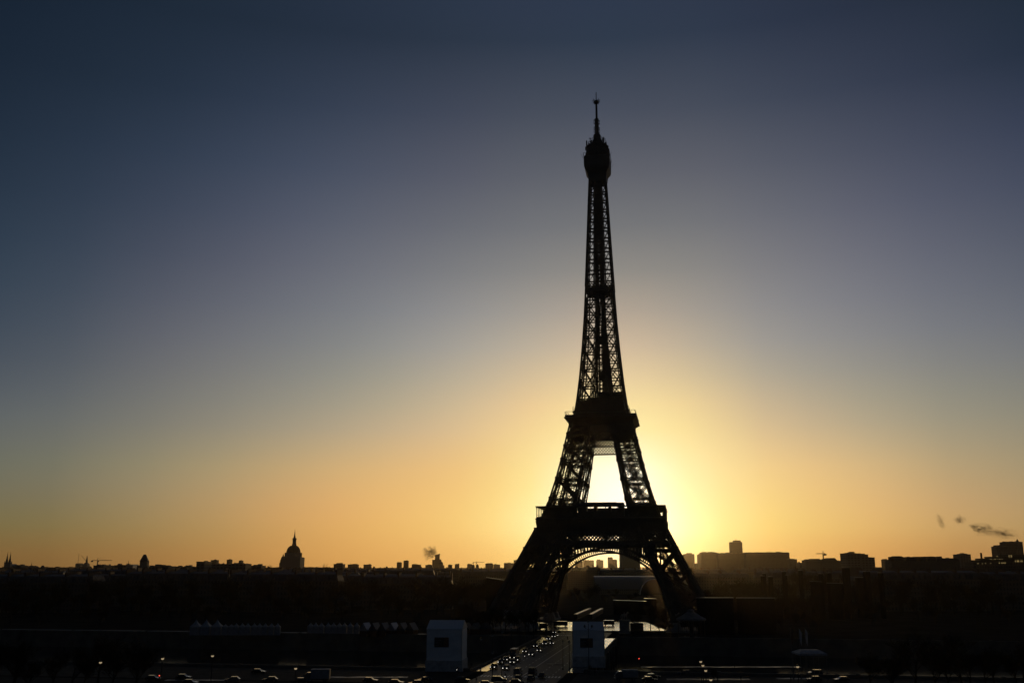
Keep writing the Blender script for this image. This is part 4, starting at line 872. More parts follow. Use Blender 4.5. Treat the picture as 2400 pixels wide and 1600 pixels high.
# big vaulted exhibition hall behind the tower
Y=1250; k=MPX(Y); e=root_at('vaulted_hall',1524,Y,'long low hall with a pale barrel roof whose ridge glints, seen under the arch','exhibition hall')
zr=ztop(1349.3,Y); m=MB(); hw=127*k
rows=[]
for i in range(15):
    a=math.pi*i/14; rows.append([(-hw,17-17*math.cos(a),6+(zr-6)*math.sin(a)),(hw,17-17*math.cos(a),6+(zr-6)*math.sin(a))])
m.strip(rows); m.build('barrel_roof',mat('satin_roof',(0.16,0.16,0.16),rough=0.3,noise=.05),e,smooth=True)
m=MB(); m.box(-hw,hw,0,34,-.5,6); m.build('wall',FST,e)
m=MB(); c=2*k; pts=[(c+31*k*math.cos(math.pi*i/20),-2+(zr-1.5)*math.sin(math.pi*i/20)) for i in range(21)]
m.prism(pts,-16,10); m.build('transept',DRK,e)
m=MB(); 
for a_,b_ in zip(pts,pts[1:]): m.bar((a_[0],-16.4,a_[1]),(b_[0],-16.4,b_[1]),1.0,1.0)
m.build('transept_rib',FAB,e)
# glinting roofs
def wet_roof(x0,y0,x1,y1,Y,dep,label,name='flat_roof_building',slope=0.0,group=None):
    a=at(x0,y0,Y); b=at(x1,y1,Y); cx=(a.x+b.x)/2; e=empty(name,(cx,Y,0),0,label,'building',group)
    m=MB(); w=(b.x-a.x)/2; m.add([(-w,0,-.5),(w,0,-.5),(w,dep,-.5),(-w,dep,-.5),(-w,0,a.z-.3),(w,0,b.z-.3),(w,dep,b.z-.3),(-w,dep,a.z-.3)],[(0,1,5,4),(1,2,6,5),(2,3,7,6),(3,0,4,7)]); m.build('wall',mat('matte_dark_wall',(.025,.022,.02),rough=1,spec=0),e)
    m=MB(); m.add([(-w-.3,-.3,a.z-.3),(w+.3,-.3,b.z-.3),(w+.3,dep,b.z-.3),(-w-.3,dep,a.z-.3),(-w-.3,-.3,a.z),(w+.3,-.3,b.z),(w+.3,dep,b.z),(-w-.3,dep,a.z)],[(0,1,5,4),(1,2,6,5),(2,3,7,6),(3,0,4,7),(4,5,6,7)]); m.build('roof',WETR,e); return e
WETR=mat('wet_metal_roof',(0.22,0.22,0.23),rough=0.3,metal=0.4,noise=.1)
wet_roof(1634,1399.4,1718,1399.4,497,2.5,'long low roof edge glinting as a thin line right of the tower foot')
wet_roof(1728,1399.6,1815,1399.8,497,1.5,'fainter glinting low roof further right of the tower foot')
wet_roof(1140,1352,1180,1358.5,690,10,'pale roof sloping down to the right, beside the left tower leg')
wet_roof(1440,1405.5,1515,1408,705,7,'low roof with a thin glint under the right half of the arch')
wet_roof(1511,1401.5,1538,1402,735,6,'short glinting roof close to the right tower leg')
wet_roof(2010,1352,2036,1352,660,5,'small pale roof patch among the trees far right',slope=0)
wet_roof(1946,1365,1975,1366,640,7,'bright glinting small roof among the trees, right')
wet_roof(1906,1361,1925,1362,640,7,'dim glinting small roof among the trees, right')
for i,(x0,y0,x1,y1,lab) in enumerate(((1349,1428.5,1382,1419,'first long ticket shelter with a bright reddish roof edge under the arch'),(1384,1427.5,1410,1419,'second shorter ticket shelter with a bright roof edge under the arch'))):
    p=gnd(x0,1436.5 if i==0 else 1434); q=at(x1,y1,720); a=Vector((p.x,p.y,3.2)); 
    # a narrow shelter receding from the camera
    u=x0-1200.0; A=Vector((at(x0,y0,640).x,640,0)); B=Vector((at(x1,y1,730).x,730,0)); d=(B-A); L=d.length
    e=empty('ticket_shelter',A,math.atan2(d.y,d.x),lab,'shelter')
    m=MB(); m.box(0,L,-1,1,-.3,2.9); m.build('wall',DRK,e)
    m=MB(); m.box(-.3,L+.3,-1.1,1.1,3.0,3.3); m.build('roof',mat('red_wet_roof',(.3,.12,.08),rough=.35,metal=.3),e)
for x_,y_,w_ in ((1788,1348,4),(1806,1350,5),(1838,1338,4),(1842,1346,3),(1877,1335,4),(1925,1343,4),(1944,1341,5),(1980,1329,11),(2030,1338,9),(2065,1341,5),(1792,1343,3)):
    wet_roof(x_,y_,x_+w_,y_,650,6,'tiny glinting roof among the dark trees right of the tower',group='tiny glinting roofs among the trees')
# carousel with its tent roof
e=root_at('carousel',1615,470,'round carousel with a ribbed conical tent roof beyond the bridge, right','carousel'); k=MPX(470)
zb=ztop(1449,470); zt=ztop(1429,470)
m=MB(); m.lathe([(6.3,-.2),(6.3,.5),(.9,.55),(.9,zb)],24); m.build('platform',DRK,e)
m=MB(); m.lathe([(6.8,zb-.7),(6.9,zb),(4.6,zb+(zt-zb)*.3),(1.6,zb+(zt-zb)*.8),(1.5,zt),(.2,zt+.5)],24); m.build('tent_roof',mat('carousel_canvas',(.16,.15,.14),rough=.7),e)
m=MB()
for q in range(12): a=q*math.pi/6; m.bar((6.2*math.cos(a),6.2*math.sin(a),.4),(6.2*math.cos(a),6.2*math.sin(a),zb),.18,.18)
m.build('posts',BRN,e)
# pagoda tents along the far quay
def pagoda(x0,x1,yt,yb,ybase,Y,label,group=None):
    a=at(x0,yb,Y); b=at(x1,yb,Y); w=(b.x-a.x)/2; e=empty('pagoda_tent',((a.x+b.x)/2,Y+w,-.0),0,label,'tent',group)
    ze=a.z; zt=ztop(yt,Y); m=MB()
    rows=[]
    for t_,s_ in ((0,1.0),(.22,.66),(.5,.34),(.8,.12),(1,.03)): rows.append([(sx*w*s_,sy*w*s_,ze+(zt-ze)*t_) for sx,sy in ((-1,-1),(1,-1),(1,1),(-1,1))])
    m.strip(rows,True); m.strip([[(-w,-w,ze-.5),(w,-w,ze-.5),(w,w,ze-.5),(-w,w,ze-.5)],rows[0]],True); m.build('canopy',mat('tent_canvas',(.3,.32,.34),rough=.7),e)
    m=MB(); m.box(-w+.05,w-.05,-w+.05,w-.05,0,ze-.5); m.build('side_wall',mat('tent_wall',(.26,.27,.29),rough=.6),e)
    return e
TY_=492
for i,(c,lab) in enumerate(((456,'first'),(480,'second'),(506,'third'))):
    pagoda(c-11.5,c+11.5,1451,1467,1479,TY_,'%s of the three tall pointed white tents on the far quay, left'%lab,'tall pagoda tents on the far quay')
ords='first second third fourth fifth sixth seventh eighth ninth tenth eleventh twelfth'.split()
for i in range(10): 
    c=526+i*13.6+rnd.uniform(-1.1,1.1); pagoda(c-6.4,c+6.4,1459 if i not in(0,1) else 1461.5,1467.5,1480,TY_,'small pointed white tent, %s to the right of the three tall ones'%ords[i],'small pagoda tents on the far quay')
for i in range(9):
    c=726+i*13.6+rnd.uniform(-1.3,1.3); pagoda(c-6.4,c+6.4,1457.5,1466.5,1479,TY_+4,'small pointed tent, %s in the right-hand row with sunlit edges'%ords[i],'pagoda tents in the right-hand row')
# dark gabled market stalls with bright edges
for i in range(14):
    c=858+i*21.5
    if 985<c<1092: continue
    Y=486+i*1.2; p=at(c,1470,Y); e=empty('market_chalet',(p.x,Y,0),R(-18),'dark gabled market chalet, number %s along the far quay from the tents'%(ords[i] if i<12 else 'thirteenth' if i==12 else 'last'),'market stall','market chalets on the far quay')
    m=MB(); m.box(-1.9,1.9,-3,3,-.1,2.6); m.build('wall',BRN,e)
    zt=ztop(1458,Y); m=MB(); m.prism([(-2.3,2.5),(0,zt),(2.3,2.5)],-3.3,3.3); m.build('roof',WETR if i%3==0 else SLT,e)
# near statues hidden under white sheeting
def cover(x0,x1,ytop,ybase,label,rz):
    c=gnd((x0+x1)/2,ybase); k=MPX(c.y); w=(x1-x0)/2*k; zt=ztop(ytop,c.y); e=empty('sheeted_scaffold',(c.x,c.y+w,0),rz,label,'scaffold cover')
    w*=.93
    m=MB(); zs=zt-2.2; zb=3.4
    n=10; rows=[]; rr3=random.Random(int(x0))
    for j in range(n+1):
        z=zb+(zs-zb)*j/n; rows.append([])
        for (ax,ay) in [(-1+2*i/6,-1) for i in range(7)]+[(1,-1+2*i/6) for i in range(1,7)]+[(1-2*i/6,1) for i in range(1,7)]+[(-1,1-2*i/6) for i in range(1,6)]:
            f=1+rr3.uniform(-.008,.008); rows[-1].append((ax*w*f,ay*w*f,z))
    m.strip(rows,True); m.build('sheeting',WHT,e)
    m=MB(); m.add([(-w-.15,-w-.15,zs),(w+.15,-w-.15,zs),(w+.15,w+.15,zs),(-w-.15,w+.15,zs),(-w-.15+.1,0,zt+.3),(w+.15-.1,0,zt+.3)],[(0,1,5,4),(2,3,4,5),(1,2,5),(3,0,4),(0,3,2,1)]); m.build('roof',FAB,e)
    m=MB(); m.box(-w-.25,w+.25,-w-.25,w+.25,-.1,zb+.02); m.build('hoarding',mat('dim_hoarding',(.45,.46,.46),rough=.8),e)
    m=MB(); m.box(-w*.55,w*.0,-w-.16,-w-.06,zs-5.4,zs-2.5); p=m.build('notice_panel',DRK,e)
    m=MB(); m.box(w*.0,w*.26,-w-.16,-w-.06,zs-5.4,zs-2.5); m.build('panel_stripe',BRN,p)
    m=MB()
    for z,a_,b_ in ((zs-3.4,-.5,-.16),(zs-3.9,-.5,-.26),(zs-4.4,-.5,-.2),(zs-4.9,-.5,-.3)): m.box(w*a_,w*b_,-w-.2,-w-.15,z-.07,z+.07)
    m.build('panel_lines',mat('dim_print',(.25,.25,.25),rough=.8),p)
    m=MB()
    for sx in (-1,1):
        for sy in (-1,1): m.bar((sx*w*1.01,sy*w*1.01,0),(sx*w*1.01,sy*w*1.01,zs),.12,.12)
    m.build('scaffold_pole',STL,e)
    return e
cover(1001,1087,1456.5,1574,'tall white sheeted box with a gabled top at the left end of the bridge',-.10)
cover(1345,1420,1460,1563,'tall white sheeted box with a dark notice at the right end of the bridge',-.04)
e=cover(1182,1227,1431,1464,'dim distant white sheeted box at the far left end of the bridge',-.15)
# far right statue: warrior beside a horse on a pedestal
c=gnd(1465.5,1484); k=MPX(c.y); e=empty('horse_statue',(c.x,c.y+2,0),-.2,'dark stone horse and warrior on a tall pedestal at the far right of the bridge','statue')
m=MB(); zp=ztop(1452,c.y); m.box(-2.7,2.7,-2.7,2.7,-.1,1.0); m.box(-2.35,2.35,-2.3,2.3,1,zp-.5); m.box(-2.7,2.7,-2.6,2.6,zp-.5,zp); m.build('pedestal',STN,e)
m=MB(); z=zp
m.tube([(-1.7,0,z+1.9),(-1.2,0,z+2.15),(-.3,0,z+2.1),(.5,0,z+2.2),(1.0,0,z+2.6),(1.45,0,z+3.4),(1.6,0,z+3.75)],[.25,.62,.6,.66,.5,.34,.25],8)
m.tube([(1.5,0,z+3.7),(1.9,0,z+3.5),(2.25,0,z+3.1)],[.26,.24,.14],7)
for lx,ly,kn in ((-1.3,.3,-.2),(-1.1,-.3,.15),(.8,.3,.1),(.9,-.3,.5)): m.tube([(lx,ly,z+1.9),(lx+kn,ly,z+1.0),(lx+kn*.6,ly,z)],[.3,.16,.12],6)
m.tube([(-1.75,0,z+2.0),(-2.1,0,z+1.5),(-2.05,0,z+.7)],[.2,.22,.08],6); m.tube([(1.3,.0,z+4.0),(1.38,0,z+3.7)],[.03,.08],5)
hs=m.build('horse',STN,e,smooth=True)
m=MB(); m.tube([(-.2,-1,z),(-.15,-1,z+1.2),(0,-1,z+1.9),(0,-1,z+2.9),(0,-1,z+3.15)],[.14,.22,.34,.38,.14],8); m.tube([(.3,-1,z),(.3,-1,z+1.1),(.1,-1,z+1.9)],[.13,.2,.26],8)
m.lathe([(.05,z+3.1),(.22,z+3.25),(.24,z+3.45),(.12,z+3.7),(.04,z+3.9)],10,cx=0,cy=-1); m.tube([(.3,-1,z+2.9),(.8,-.8,z+2.7),(1.2,-.4,z+3.1)],[.15,.12,.1],6); m.tube([(-.3,-1,z+2.9),(-.6,-1.1,z+2.3),(-.5,-1.1,z+1.7)],[.15,.12,.1],6)
m.build('warrior',STN,e,smooth=True)
# ------------------------------------------------------------------ vehicles
TYR=mat('tyre',(0.02,0.02,0.02),rough=0.9,noise=.05); RIM=mat('rim',(0.3,0.3,0.3),rough=0.3,metal=1,noise=.05); GL2=mat('car_glass',(0.02,0.025,0.03),rough=0.06,noise=.02)
HL=mat('lit_headlight',(.8,.8,.8),rough=.2,emit=(1,.93,.8),es=1.3); HO=mat('headlight_off',(.6,.6,.6),rough=.1); TL_=mat('tail_light',(.25,.01,.01),rough=.2); RL=mat('lit_red_light',(.5,.02,.02),rough=.3,emit=(1,.08,.05),es=2.5)
def paint(n,c): return mat('paint_'+n,c,rough=0.22,noise=.04,coat=.6)
def vehicle(kind,pm,label,lit=True,group=None,cat='car'):
    """front points to -y; metres"""
    name={'car':'parked_car' if False else 'car','suv':'car','van':'van'}[kind]
    e=empty(name,(0,0,0),0,label,cat,group)
    if kind=='car': L,W=4.3,1.78; low=[(-2.15,.35),(-2.15,.62),(-1.95,.78),(-.95,.92),(1.75,.98),(2.1,.9),(2.15,.5),(2.1,.32)]; cab=[(-1.0,.9),(-.35,1.38),(.9,1.44),(1.35,1.36),(1.85,.97)]
    elif kind=='suv': L,W=4.5,1.86; low=[(-2.2,.38),(-2.22,.8),(-2.0,.98),(-1.0,1.08),(2.05,1.12),(2.2,.95),(2.22,.55),(2.15,.36)]; cab=[(-1.05,1.06),(-.45,1.58),(1.2,1.66),(1.95,1.55),(2.12,1.1)]
    else: L,W=5.2,1.98; low=[(-2.6,.35),(-2.62,.8),(-2.45,1.05),(-1.9,1.2),(2.55,1.2),(2.6,.9),(2.6,.35)]; cab=[(-1.95,1.18),(-1.2,1.85),(-1.0,1.98),(2.5,2.0),(2.58,1.2)]
    def loft(m,prof,w,tuck=0.0,top=None):
        n=len(prof); secs=[(-w/2+.02+tuck,.0),(-w/2,.0),(w/2,.0)]
        ys=[a for a,b in prof]; cz=sum(b for a,b in prof)/n
        rows=[]
        for fx,sc in ((-1,.93),(-.9,1.0),(.9,1.0),(1,.93)):
            row=[]
            for (y,z) in prof:
                zz=(z-.35)*(sc if fx in(-1,1) else 1)+.35; x=fx*w/2
                if top is not None: x=fx*(w/2)*(1-.17*min(1,max(0,(z-top)/.45)))
                row.append((x,y*(.985 if fx in(-1,1) else 1),zz))
            rows.append(row)
        m.strip(rows); 
        b=len(m.v)-4*n
        m.f.append(tuple(b+i for i in range(n))); m.f.append(tuple(b+3*n+i for i in range(n)))
        m.f.append((b,b+n,b+2*n,b+3*n)); m.f.append((b+n-1,b+2*n-1,b+3*n-1,b+4*n-1))
    m=MB(); loft(m,low,W); bd=m.build('body',pm,e,smooth=False)
    m=MB(); loft(m,cab,W*.93,top=cab[0][1]); m.build('window',GL2,e)
    m=MB(); zt=max(z for y,z in cab); ys=[y for y,z in cab if z>zt-.12]; m.box(-W*.37,W*.37,min(ys)-.05,max(ys)+.05,zt-.03,zt+.035); m.build('roof',pm,e)
    if kind=='van':
        m=MB(); m.box(-W*.47,W*.47,-.2,2.5,1.15,1.96); m.build('side_panel',pm,e)
    for sx in (-1,1):
        for wy in (-L*.31,L*.3):
            m=MB(); rows=[]
            m.lathe([(.33,-.11),(.34,0),(.33,.11)],14); m.v=[(z+sx*(W/2-.12),x+wy,y+.34) for x,y,z in m.v]; t_=m.build('tyre',TYR,e)
            m=MB(); m.lathe([(.2,-.115),(.21,0),(.2,.115)],10); m.v=[(z*1.15+sx*(W/2-.12),x+wy,y+.34) for x,y,z in m.v]; m.build('rim',RIM,t_)
        m=MB(); m.box(sx*W*.36-.12,sx*W*.36+.12,-L/2-.02,-L/2+.12,.6 if kind=='car' else .72,.8 if kind=='car' else .92); m.build('headlight',HL if lit else HO,e)
        m=MB(); m.box(sx*W*.4-.1,sx*W*.4+.1,L/2-.08,L/2+.03,.7,.9); m.build('tail_light',TL_,e)
        m=MB(); m.box(sx*(W/2+.1)-.09,sx*(W/2+.1)+.09,-L*.2-.06,-L*.2+.06,.92,1.06); m.build('mirror',pm,e)
    return e
pk=paint('black',(.012,.012,.013)); pb=paint('blue',(.02,.035,.06)); pg=paint('grey',(.12,.12,.125)); pw=paint('white',(.6,.6,.6)); pgr=paint('dark_grey',(.045,.045,.05))
PM=[pk,pgr,pg,pb,pw]
protoV={}
def car(kind,pi,px,py,rz,label,lit,group,cat='car'):
    key=(kind,pi,lit); p=gnd(px,py)
    if key not in protoV: e=vehicle(kind,PM[pi],label,lit,group,cat); protoV[key]=e
    else: e=copy_tree(protoV[key]); e['label']=label; e['group']=group; e['category']=cat
    e.location=(p.x,p.y,.03); e.rotation_euler=(0,0,rz); return e
bz=-TA
Z3=lambda X,Y: (950+X/4.276,1400+Y/4.276)
Q='cars queueing on the bridge towards the camera'
ql=[(885,714,'suv',0,'tall dark car with lit headlights, nearest of the bridge queue by the kerb'),
(1010,722,'car',1,'car with lit headlights, nearest in the second lane of the queue'),
(958,660,'car',0,'dark car second from the front of the kerb lane, left of the lorry'),
(1010,634,'car',2,'grey-topped car directly below the tail of the box lorry, kerb lane'),
(1078,660,'car',0,'dark car below the box lorry in the second lane'),
(1118,640,'suv',1,'car with one bright roof corner just right under the box lorry'),
(1200,551,'car',0,'car with two lit headlights directly right of the box lorry'),
(1266,583,'car',1,'car with paired headlights ahead and right of the one by the lorry'),
(1310,500,'suv',0,'tall dark car with headlights, fourth pair up the bridge queue'),
(1346,541,'car',0,'low dark car with a bright roof glint beside the tall dark car'),
(1402,474,'van',1,'rounded grey people carrier in the middle of the bridge queue'),
(1474,468,'car',0,'dark car with two bright headlights beside the people carrier'),
(1438,424,'car',0,'dark car just behind the grey people carrier'),
(1492,402,'suv',0,'dark car near the far end of the queue, left of the last pair'),
(1520,388,'car',1,'small dark car near the far end of the bridge queue, outer lane'),
(1500,358,'car',0,'farthest dark car of the queue at the end of the bridge')]
for X,Yy,kd,pi,lab in ql:
    x,y=Z3(X,Yy); car(kd,pi,x,y,bz+rnd.uniform(-.03,.03),lab,True,Q)
Q2='vehicles driving away over the bridge'
for X,Yy,kd,pi,lab in ((1130,770,'van',2,'pale-roofed van driving away at the near end of the bridge'),(1133,824,'car',0,'dark car right behind the pale-roofed van, driving away'),(1277,765,'van',0,'dark tall van driving away in the right lane'),(1260,826,'car',1,'dark car with a pale roof edge behind the tall dark van'),(1371,800,'car',0,'rightmost dark car driving away near the end of the bridge')):
    x,y=Z3(X,Yy); car(kd,pi,x,y,bz+math.pi+rnd.uniform(-.03,.03),lab,False,Q2,'van' if kd=='van' else 'car')
Q3='cars on the quay road along the bottom edge'
hz_=math.pi/2-TA*.3
for px,py,kd,pi,s_,lab in ((995,1598,'car',0,-1,'dark car with a curved roof glint at the bottom, below the left sheeted box'),(974,1606,'car',0,-1,'car cut by the bottom edge, left of the curved roof glint'),
 (1084,1598,'car',0,1,'dark car with a bright bonnet line at the bottom, left of the crossing'),(1170,1598,'suv',3,1,'bluish car at the bottom, below the zebra crossing'),(1141,1607,'car',0,1,'roof of a dark car cut by the bottom edge, left of the bluish one'),(1212,1603,'car',0,1,'dark car with an arched roof glint at the bottom, below the vans'),
 (545,1597,'car',2,-1,'grey car at the bottom, left of the box truck and the dark hatchback'),(633,1597,'car',1,-1,'dark hatchback at the bottom between the grey car and the box truck'),(606,1578,'car',0,1,'dim dark car one lane behind, above the dark hatchback'),(709,1600,'car',0,1,'car with a sharp white bonnet glint, under the nose of the box truck'),
 (868,1599,'car',0,1,'dark car with a long curved roof glint, right of the box truck'),(929,1604,'car',0,1,'dark car cut by the bottom edge, farther right of the box truck'),(430,1591,'car',0,1,'dark car with one glint at the bottom, below the dim lit lamps'),(446,1604,'car',0,1,'dark car at the very bottom edge, left of the grey car'),(359,1594,'car',0,1,'barely visible car with one streak of light, bottom left'),
 (1530,1590,'car',0,1,'dark car with bright roof outline right of the small white lorry'),(1604,1581,'car',3,-1,'dim bluish car between the outlined car and the lamp group'),(1523,1597,'car',0,1,'dark car nose just in front of the outlined car'),
 (1910,1582,'suv',3,-1,'dim blue car behind the thin post, lower right'),(1908,1596,'car',0,-1,'dark car with a bright windscreen arc, lower right'),(1973,1597,'car',0,-1,'dark car with a short white arc, farthest lower right')):
    car(kd,pi,px,py,s_*hz_,lab,False,Q3)
def lorry(px,py,rz,L,H_,lab,pm,boxm,lit=False):
    p=gnd(px,py); e=empty('box_lorry',(p.x,p.y,.03),rz,lab,'lorry')
    m=MB(); m.box(-1.15,1.15,-L/2+2.1,L/2,.95,H_); m.build('cargo_box',boxm,e)
    m=MB(); m.prism([(-L/2,.5),(-L/2-.05,1.3),(-L/2+.5,2.25),(-L/2+1.0,2.6),(-L/2+2.0,2.65),(-L/2+2.0,.5)],-1.0,1.0,axis='x'); cb=m.build('cab',pm,e)
    m=MB(); m.prism([(-L/2+.0,1.45),(-L/2+.52,2.28),(-L/2+.5,2.28),(-L/2-.04,1.45)],-.85,.85,axis='x'); m.build('windscreen',GL2,cb)
    m=MB(); m.box(-.9,.9,-L/2+1,L/2-.2,.6,.95); m.build('chassis',BLK,e)
    for sx in (-1,1):
        for wy in (-L/2+.9,L/2-1.4):
            m=MB(); m.lathe([(.42,-.14),(.43,0),(.42,.14)],14); m.v=[(z+sx*.92,x+wy,y+.43) for x,y,z in m.v]; t_=m.build('tyre',TYR,e)
            m=MB(); m.lathe([(.24,-.15),(.25,.15)],10); m.v=[(z+sx*.92,x+wy,y+.43) for x,y,z in m.v]; m.build('rim',RIM,t_)
        m=MB(); m.box(sx*.75-.14,sx*.75+.14,-L/2-.1,-L/2+.05,.7,.92); m.build('headlight',HL if lit else HO,e)
    return e
x,y=Z3(1090,612); lorry(x,y,bz,8.6,3.5,'large dark box lorry in the bridge queue with a glowing ridged roof',pk,mat('lorry_box',(.16,.1,.06),rough=.3),True)
lorry(742,1597,-hz_,7.4,3.5,'white box truck on the quay road at the bottom, left of centre',pg,mat('truck_box',(.25,.26,.28),rough=.6))
lorry(1468,1594,-hz_,6.6,3.0,'small white lorry at the bottom, below the right sheeted box',pg,mat('truck_box',(.25,.26,.28),rough=.6))
for i,(x0,x1,yt,yb,lab) in enumerate(((1217,1262,1459,1476,'pale parked container at the far end of the bridge, left side'),(1264,1283,1460,1474,'dark parked van body beside the pale container'),(1298,1330,1455,1467,'dark parked coach in front of the bright wet road'),(1416,1440,1453,1465,'dark parked coach in front of the bright esplanade, right of centre'),(1479,1508,1459,1484,'dark parked coach with a bright roof strip near the far statue'))):
    c=gnd((x0+x1)/2,yb); k=MPX(c.y); w=(x1-x0)/2*k; h_=ztop(yt,c.y); e=empty('parked_coach' if 'coach' in lab else 'container' if 'container' in lab else 'parked_van',(c.x,c.y+1.2,0),0,lab,'coach' if 'coach' in lab else 'container' if 'container' in lab else 'van')
    m=MB(); m.box(-w,w,-1.2,1.2,.45,h_); m.build('body',mat('grey_container',(.3,.3,.31),rough=.6) if i==0 else pk,e,bevel=.15)
    m=MB(); m.box(-w+.3,w-.3,-1.24,1.24,h_*.55,h_*.85) if i else m.box(-w*.1,w*.1,-1.23,-1.2,.5,h_*.9); m.build('window' if i else 'door',GL2,e)
    for sx in (-.7,.7):
        m=MB(); m.lathe([(.45,-1.22),(.45,1.22)],14); m.v=[(x+sx*w,z,y+.45) for x,y,z in m.v]; m.build('axle_wheels',TYR,e)
# ------------------------------------------------------------------ lamps
def lamp(p,h,label,lit=False,group=None,arms=1,name='street_lamp'):
    e=empty(name,p,0,label,'street lamp',group); m=MB(); m.lathe([(.24,0),(.24,.5),(.13,.8),(.11,h*.5),(.08,h-.5)],10); m.build('pole',BLK,e)
    LM=mat('lit_lamp',(.9,.8,.6),rough=.4,emit=(1,.75,.42),es=.35); LO=mat('lamp_glass',(.4,.4,.4),rough=.15)
    hp=[(0,0)] if arms==1 else [(0,0)]+[(1.1*math.cos(a),1.1*math.sin(a)) for a in (0,math.pi)]
    for i,(x,y) in enumerate(hp):
        z=h-.3-(1.4 if i else 0)
        if i: m=MB(); m.bar((0,0,z-.6),(x,y,z-.1),.1,.1); m.build('arm',BLK,e)
        m=MB(); m.lathe([(.16,z),(.34,z+.12),(.36,z+.4)],12,cx=x,cy=y); hd=m.build('lantern',LM if lit else LO,e)
        m=MB(); m.lathe([(.38,z+.4),(.3,z+.62),(.1,z+.78),(.03,z+.95)],12,cx=x,cy=y); m.build('lantern_cap',BLK,hd)
    return e
pr0=None
G2='street lamps along the left kerb of the bridge'
for i,(X,Yy) in enumerate(((757,690),(870,640),(972,590),(1062,545),(1145,500),(1220,462),(1285,430),(1347,402),(1410,378),(1462,352))):
    x,y=Z3(X,Yy); p=gnd(x,y); lab='thin black street lamp, %s from the near end of the left bridge pavement'%ords[i]
    if pr0 is None: pr0=lamp(p,8.6,lab,group=G2)
    else: o=copy_tree(pr0); o.location=p; o['label']=lab
for i,(X,Yy,h) in enumerate(((1580,722,8.6),(1645,728,9.2),(1700,600,8.6),(1728,520,8.6))):
    x,y=Z3(X,Yy); p=gnd(x,y); o=copy_tree(pr0); o.location=p; o['group']='street lamps along the right kerb'; o['label']='thin black street lamp, %s from the near end on the right kerb'%ords[i]
lamp(gnd(*Z3(1842,775)),15.5,'tall branching lamp standing right before the right sheeted box',arms=3,name='candelabra_lamp')
lamp(gnd(*Z3(872,800)),7.0,'plain black post on the near island beside the zebra crossing')
lamp(gnd(*Z3(966,795)),5.0,'short black post right of the plain post by the zebra crossing')
def lit_at(px,py,Y,lab,h):
    p=at(px,py,Y); zz=p.z; e=lamp(Vector((p.x,Y,0)),zz+.1,lab,lit=True,group='lit park lamps in the dark foreground',name='park_lamp'); return e
lit_at(235.5,1552,255,'dim lit round lamp, farthest left in the dark foreground',4)
lit_at(381,1543,262,'dim lit round lamp, second from the left in the dark foreground',4)
lit_at(498,1536.6,270,'dim lit lamp above the grey car, left foreground',4)
lit_at(693,1566,262,'dim lit lamp just left of the box truck',4)
lit_at(1642.4,1550,268,'topmost lamp of the stepped group of four at lower right',4)
lit_at(1647.5,1559,262,'second lamp down in the group of four at lower right',4)
lit_at(1654,1571,256,'third lamp down in the group of four at lower right',4)
lit_at(1666,1592.6,246,'lowest lamp of the group of four at lower right',4)
lit_at(1869.5,1562,262,'thin post with a tiny white light at lower right',4)
for px,py,Y,lab in ((1497.6,1542.4,300,'traffic signal showing red right of the sheeted box'),(374,1582,262,'tiny red signal light at the dark bottom left')):
    p=at(px,py,Y); e=empty('traffic_signal',(p.x,Y,0),0,lab,'traffic light'); m=MB(); m.lathe([(.09,0),(.07,p.z-.4)],8); m.build('pole',BLK,e)
    m=MB(); m.box(-.18,.18,-.12,.12,p.z-.75,p.z+.25); hs=m.build('housing',BLK,e); m=MB(); m.lathe([(.12,-.2),(.12,-.125)],10); m.v=[(x,z,y+p.z) for x,y,z in m.v]; m.build('red_lens',RL,hs)
# flags
for i,(px,wd) in enumerate(((1852,'left'),(1872,'middle'),(1886,'right'))):
    a=at(px,1471,300); e=empty('flagpole',(a.x,300,0),0,'tall %s flagpole with a hanging flag at lower right'%wd,'flagpole'); m=MB(); m.lathe([(.12,0),(.07,a.z)],8); m.build('pole',STL,e)
    m=MB(); rows=[[(.08,0,a.z-.2),(.45,.12,a.z-.6),(.8,-.1,a.z-1.4)],[(.08,0,a.z-1.6),(.4,-.1,a.z-2.4),(.7,.12,a.z-3.2)],[(.08,0,a.z-3),(.3,.12,a.z-4.2),(.5,-.08,a.z-5)]]; m.strip(rows); fo=m.build('flag',FAB if i else BRN,e); s2=fo.modifiers.new('s','SOLIDIFY'); s2.thickness=.03
e=root_at('marquee',1893,290,'pale flat marquee roof behind the flagpoles at lower right','marquee'); a=at(1861,1531,290); b=at(1926,1531,290); w=(b.x-a.x)/2; zt=ztop(1524,290)
m=MB(); m.frust(0,4,a.z-.5,a.z,w,4,w,4); m.frust(0,4,a.z,zt,w,4,w*.65,1.2); m.build('canopy',mat('marquee_canvas',(.3,.31,.33),rough=.7),e); m=MB()
for sx in (-1,0,1):
    for yy in (.2,7.8): m.bar((sx*(w-.2),yy,0),(sx*(w-.2),yy,a.z-.4),.12,.12)
m.build('posts',STL,e)
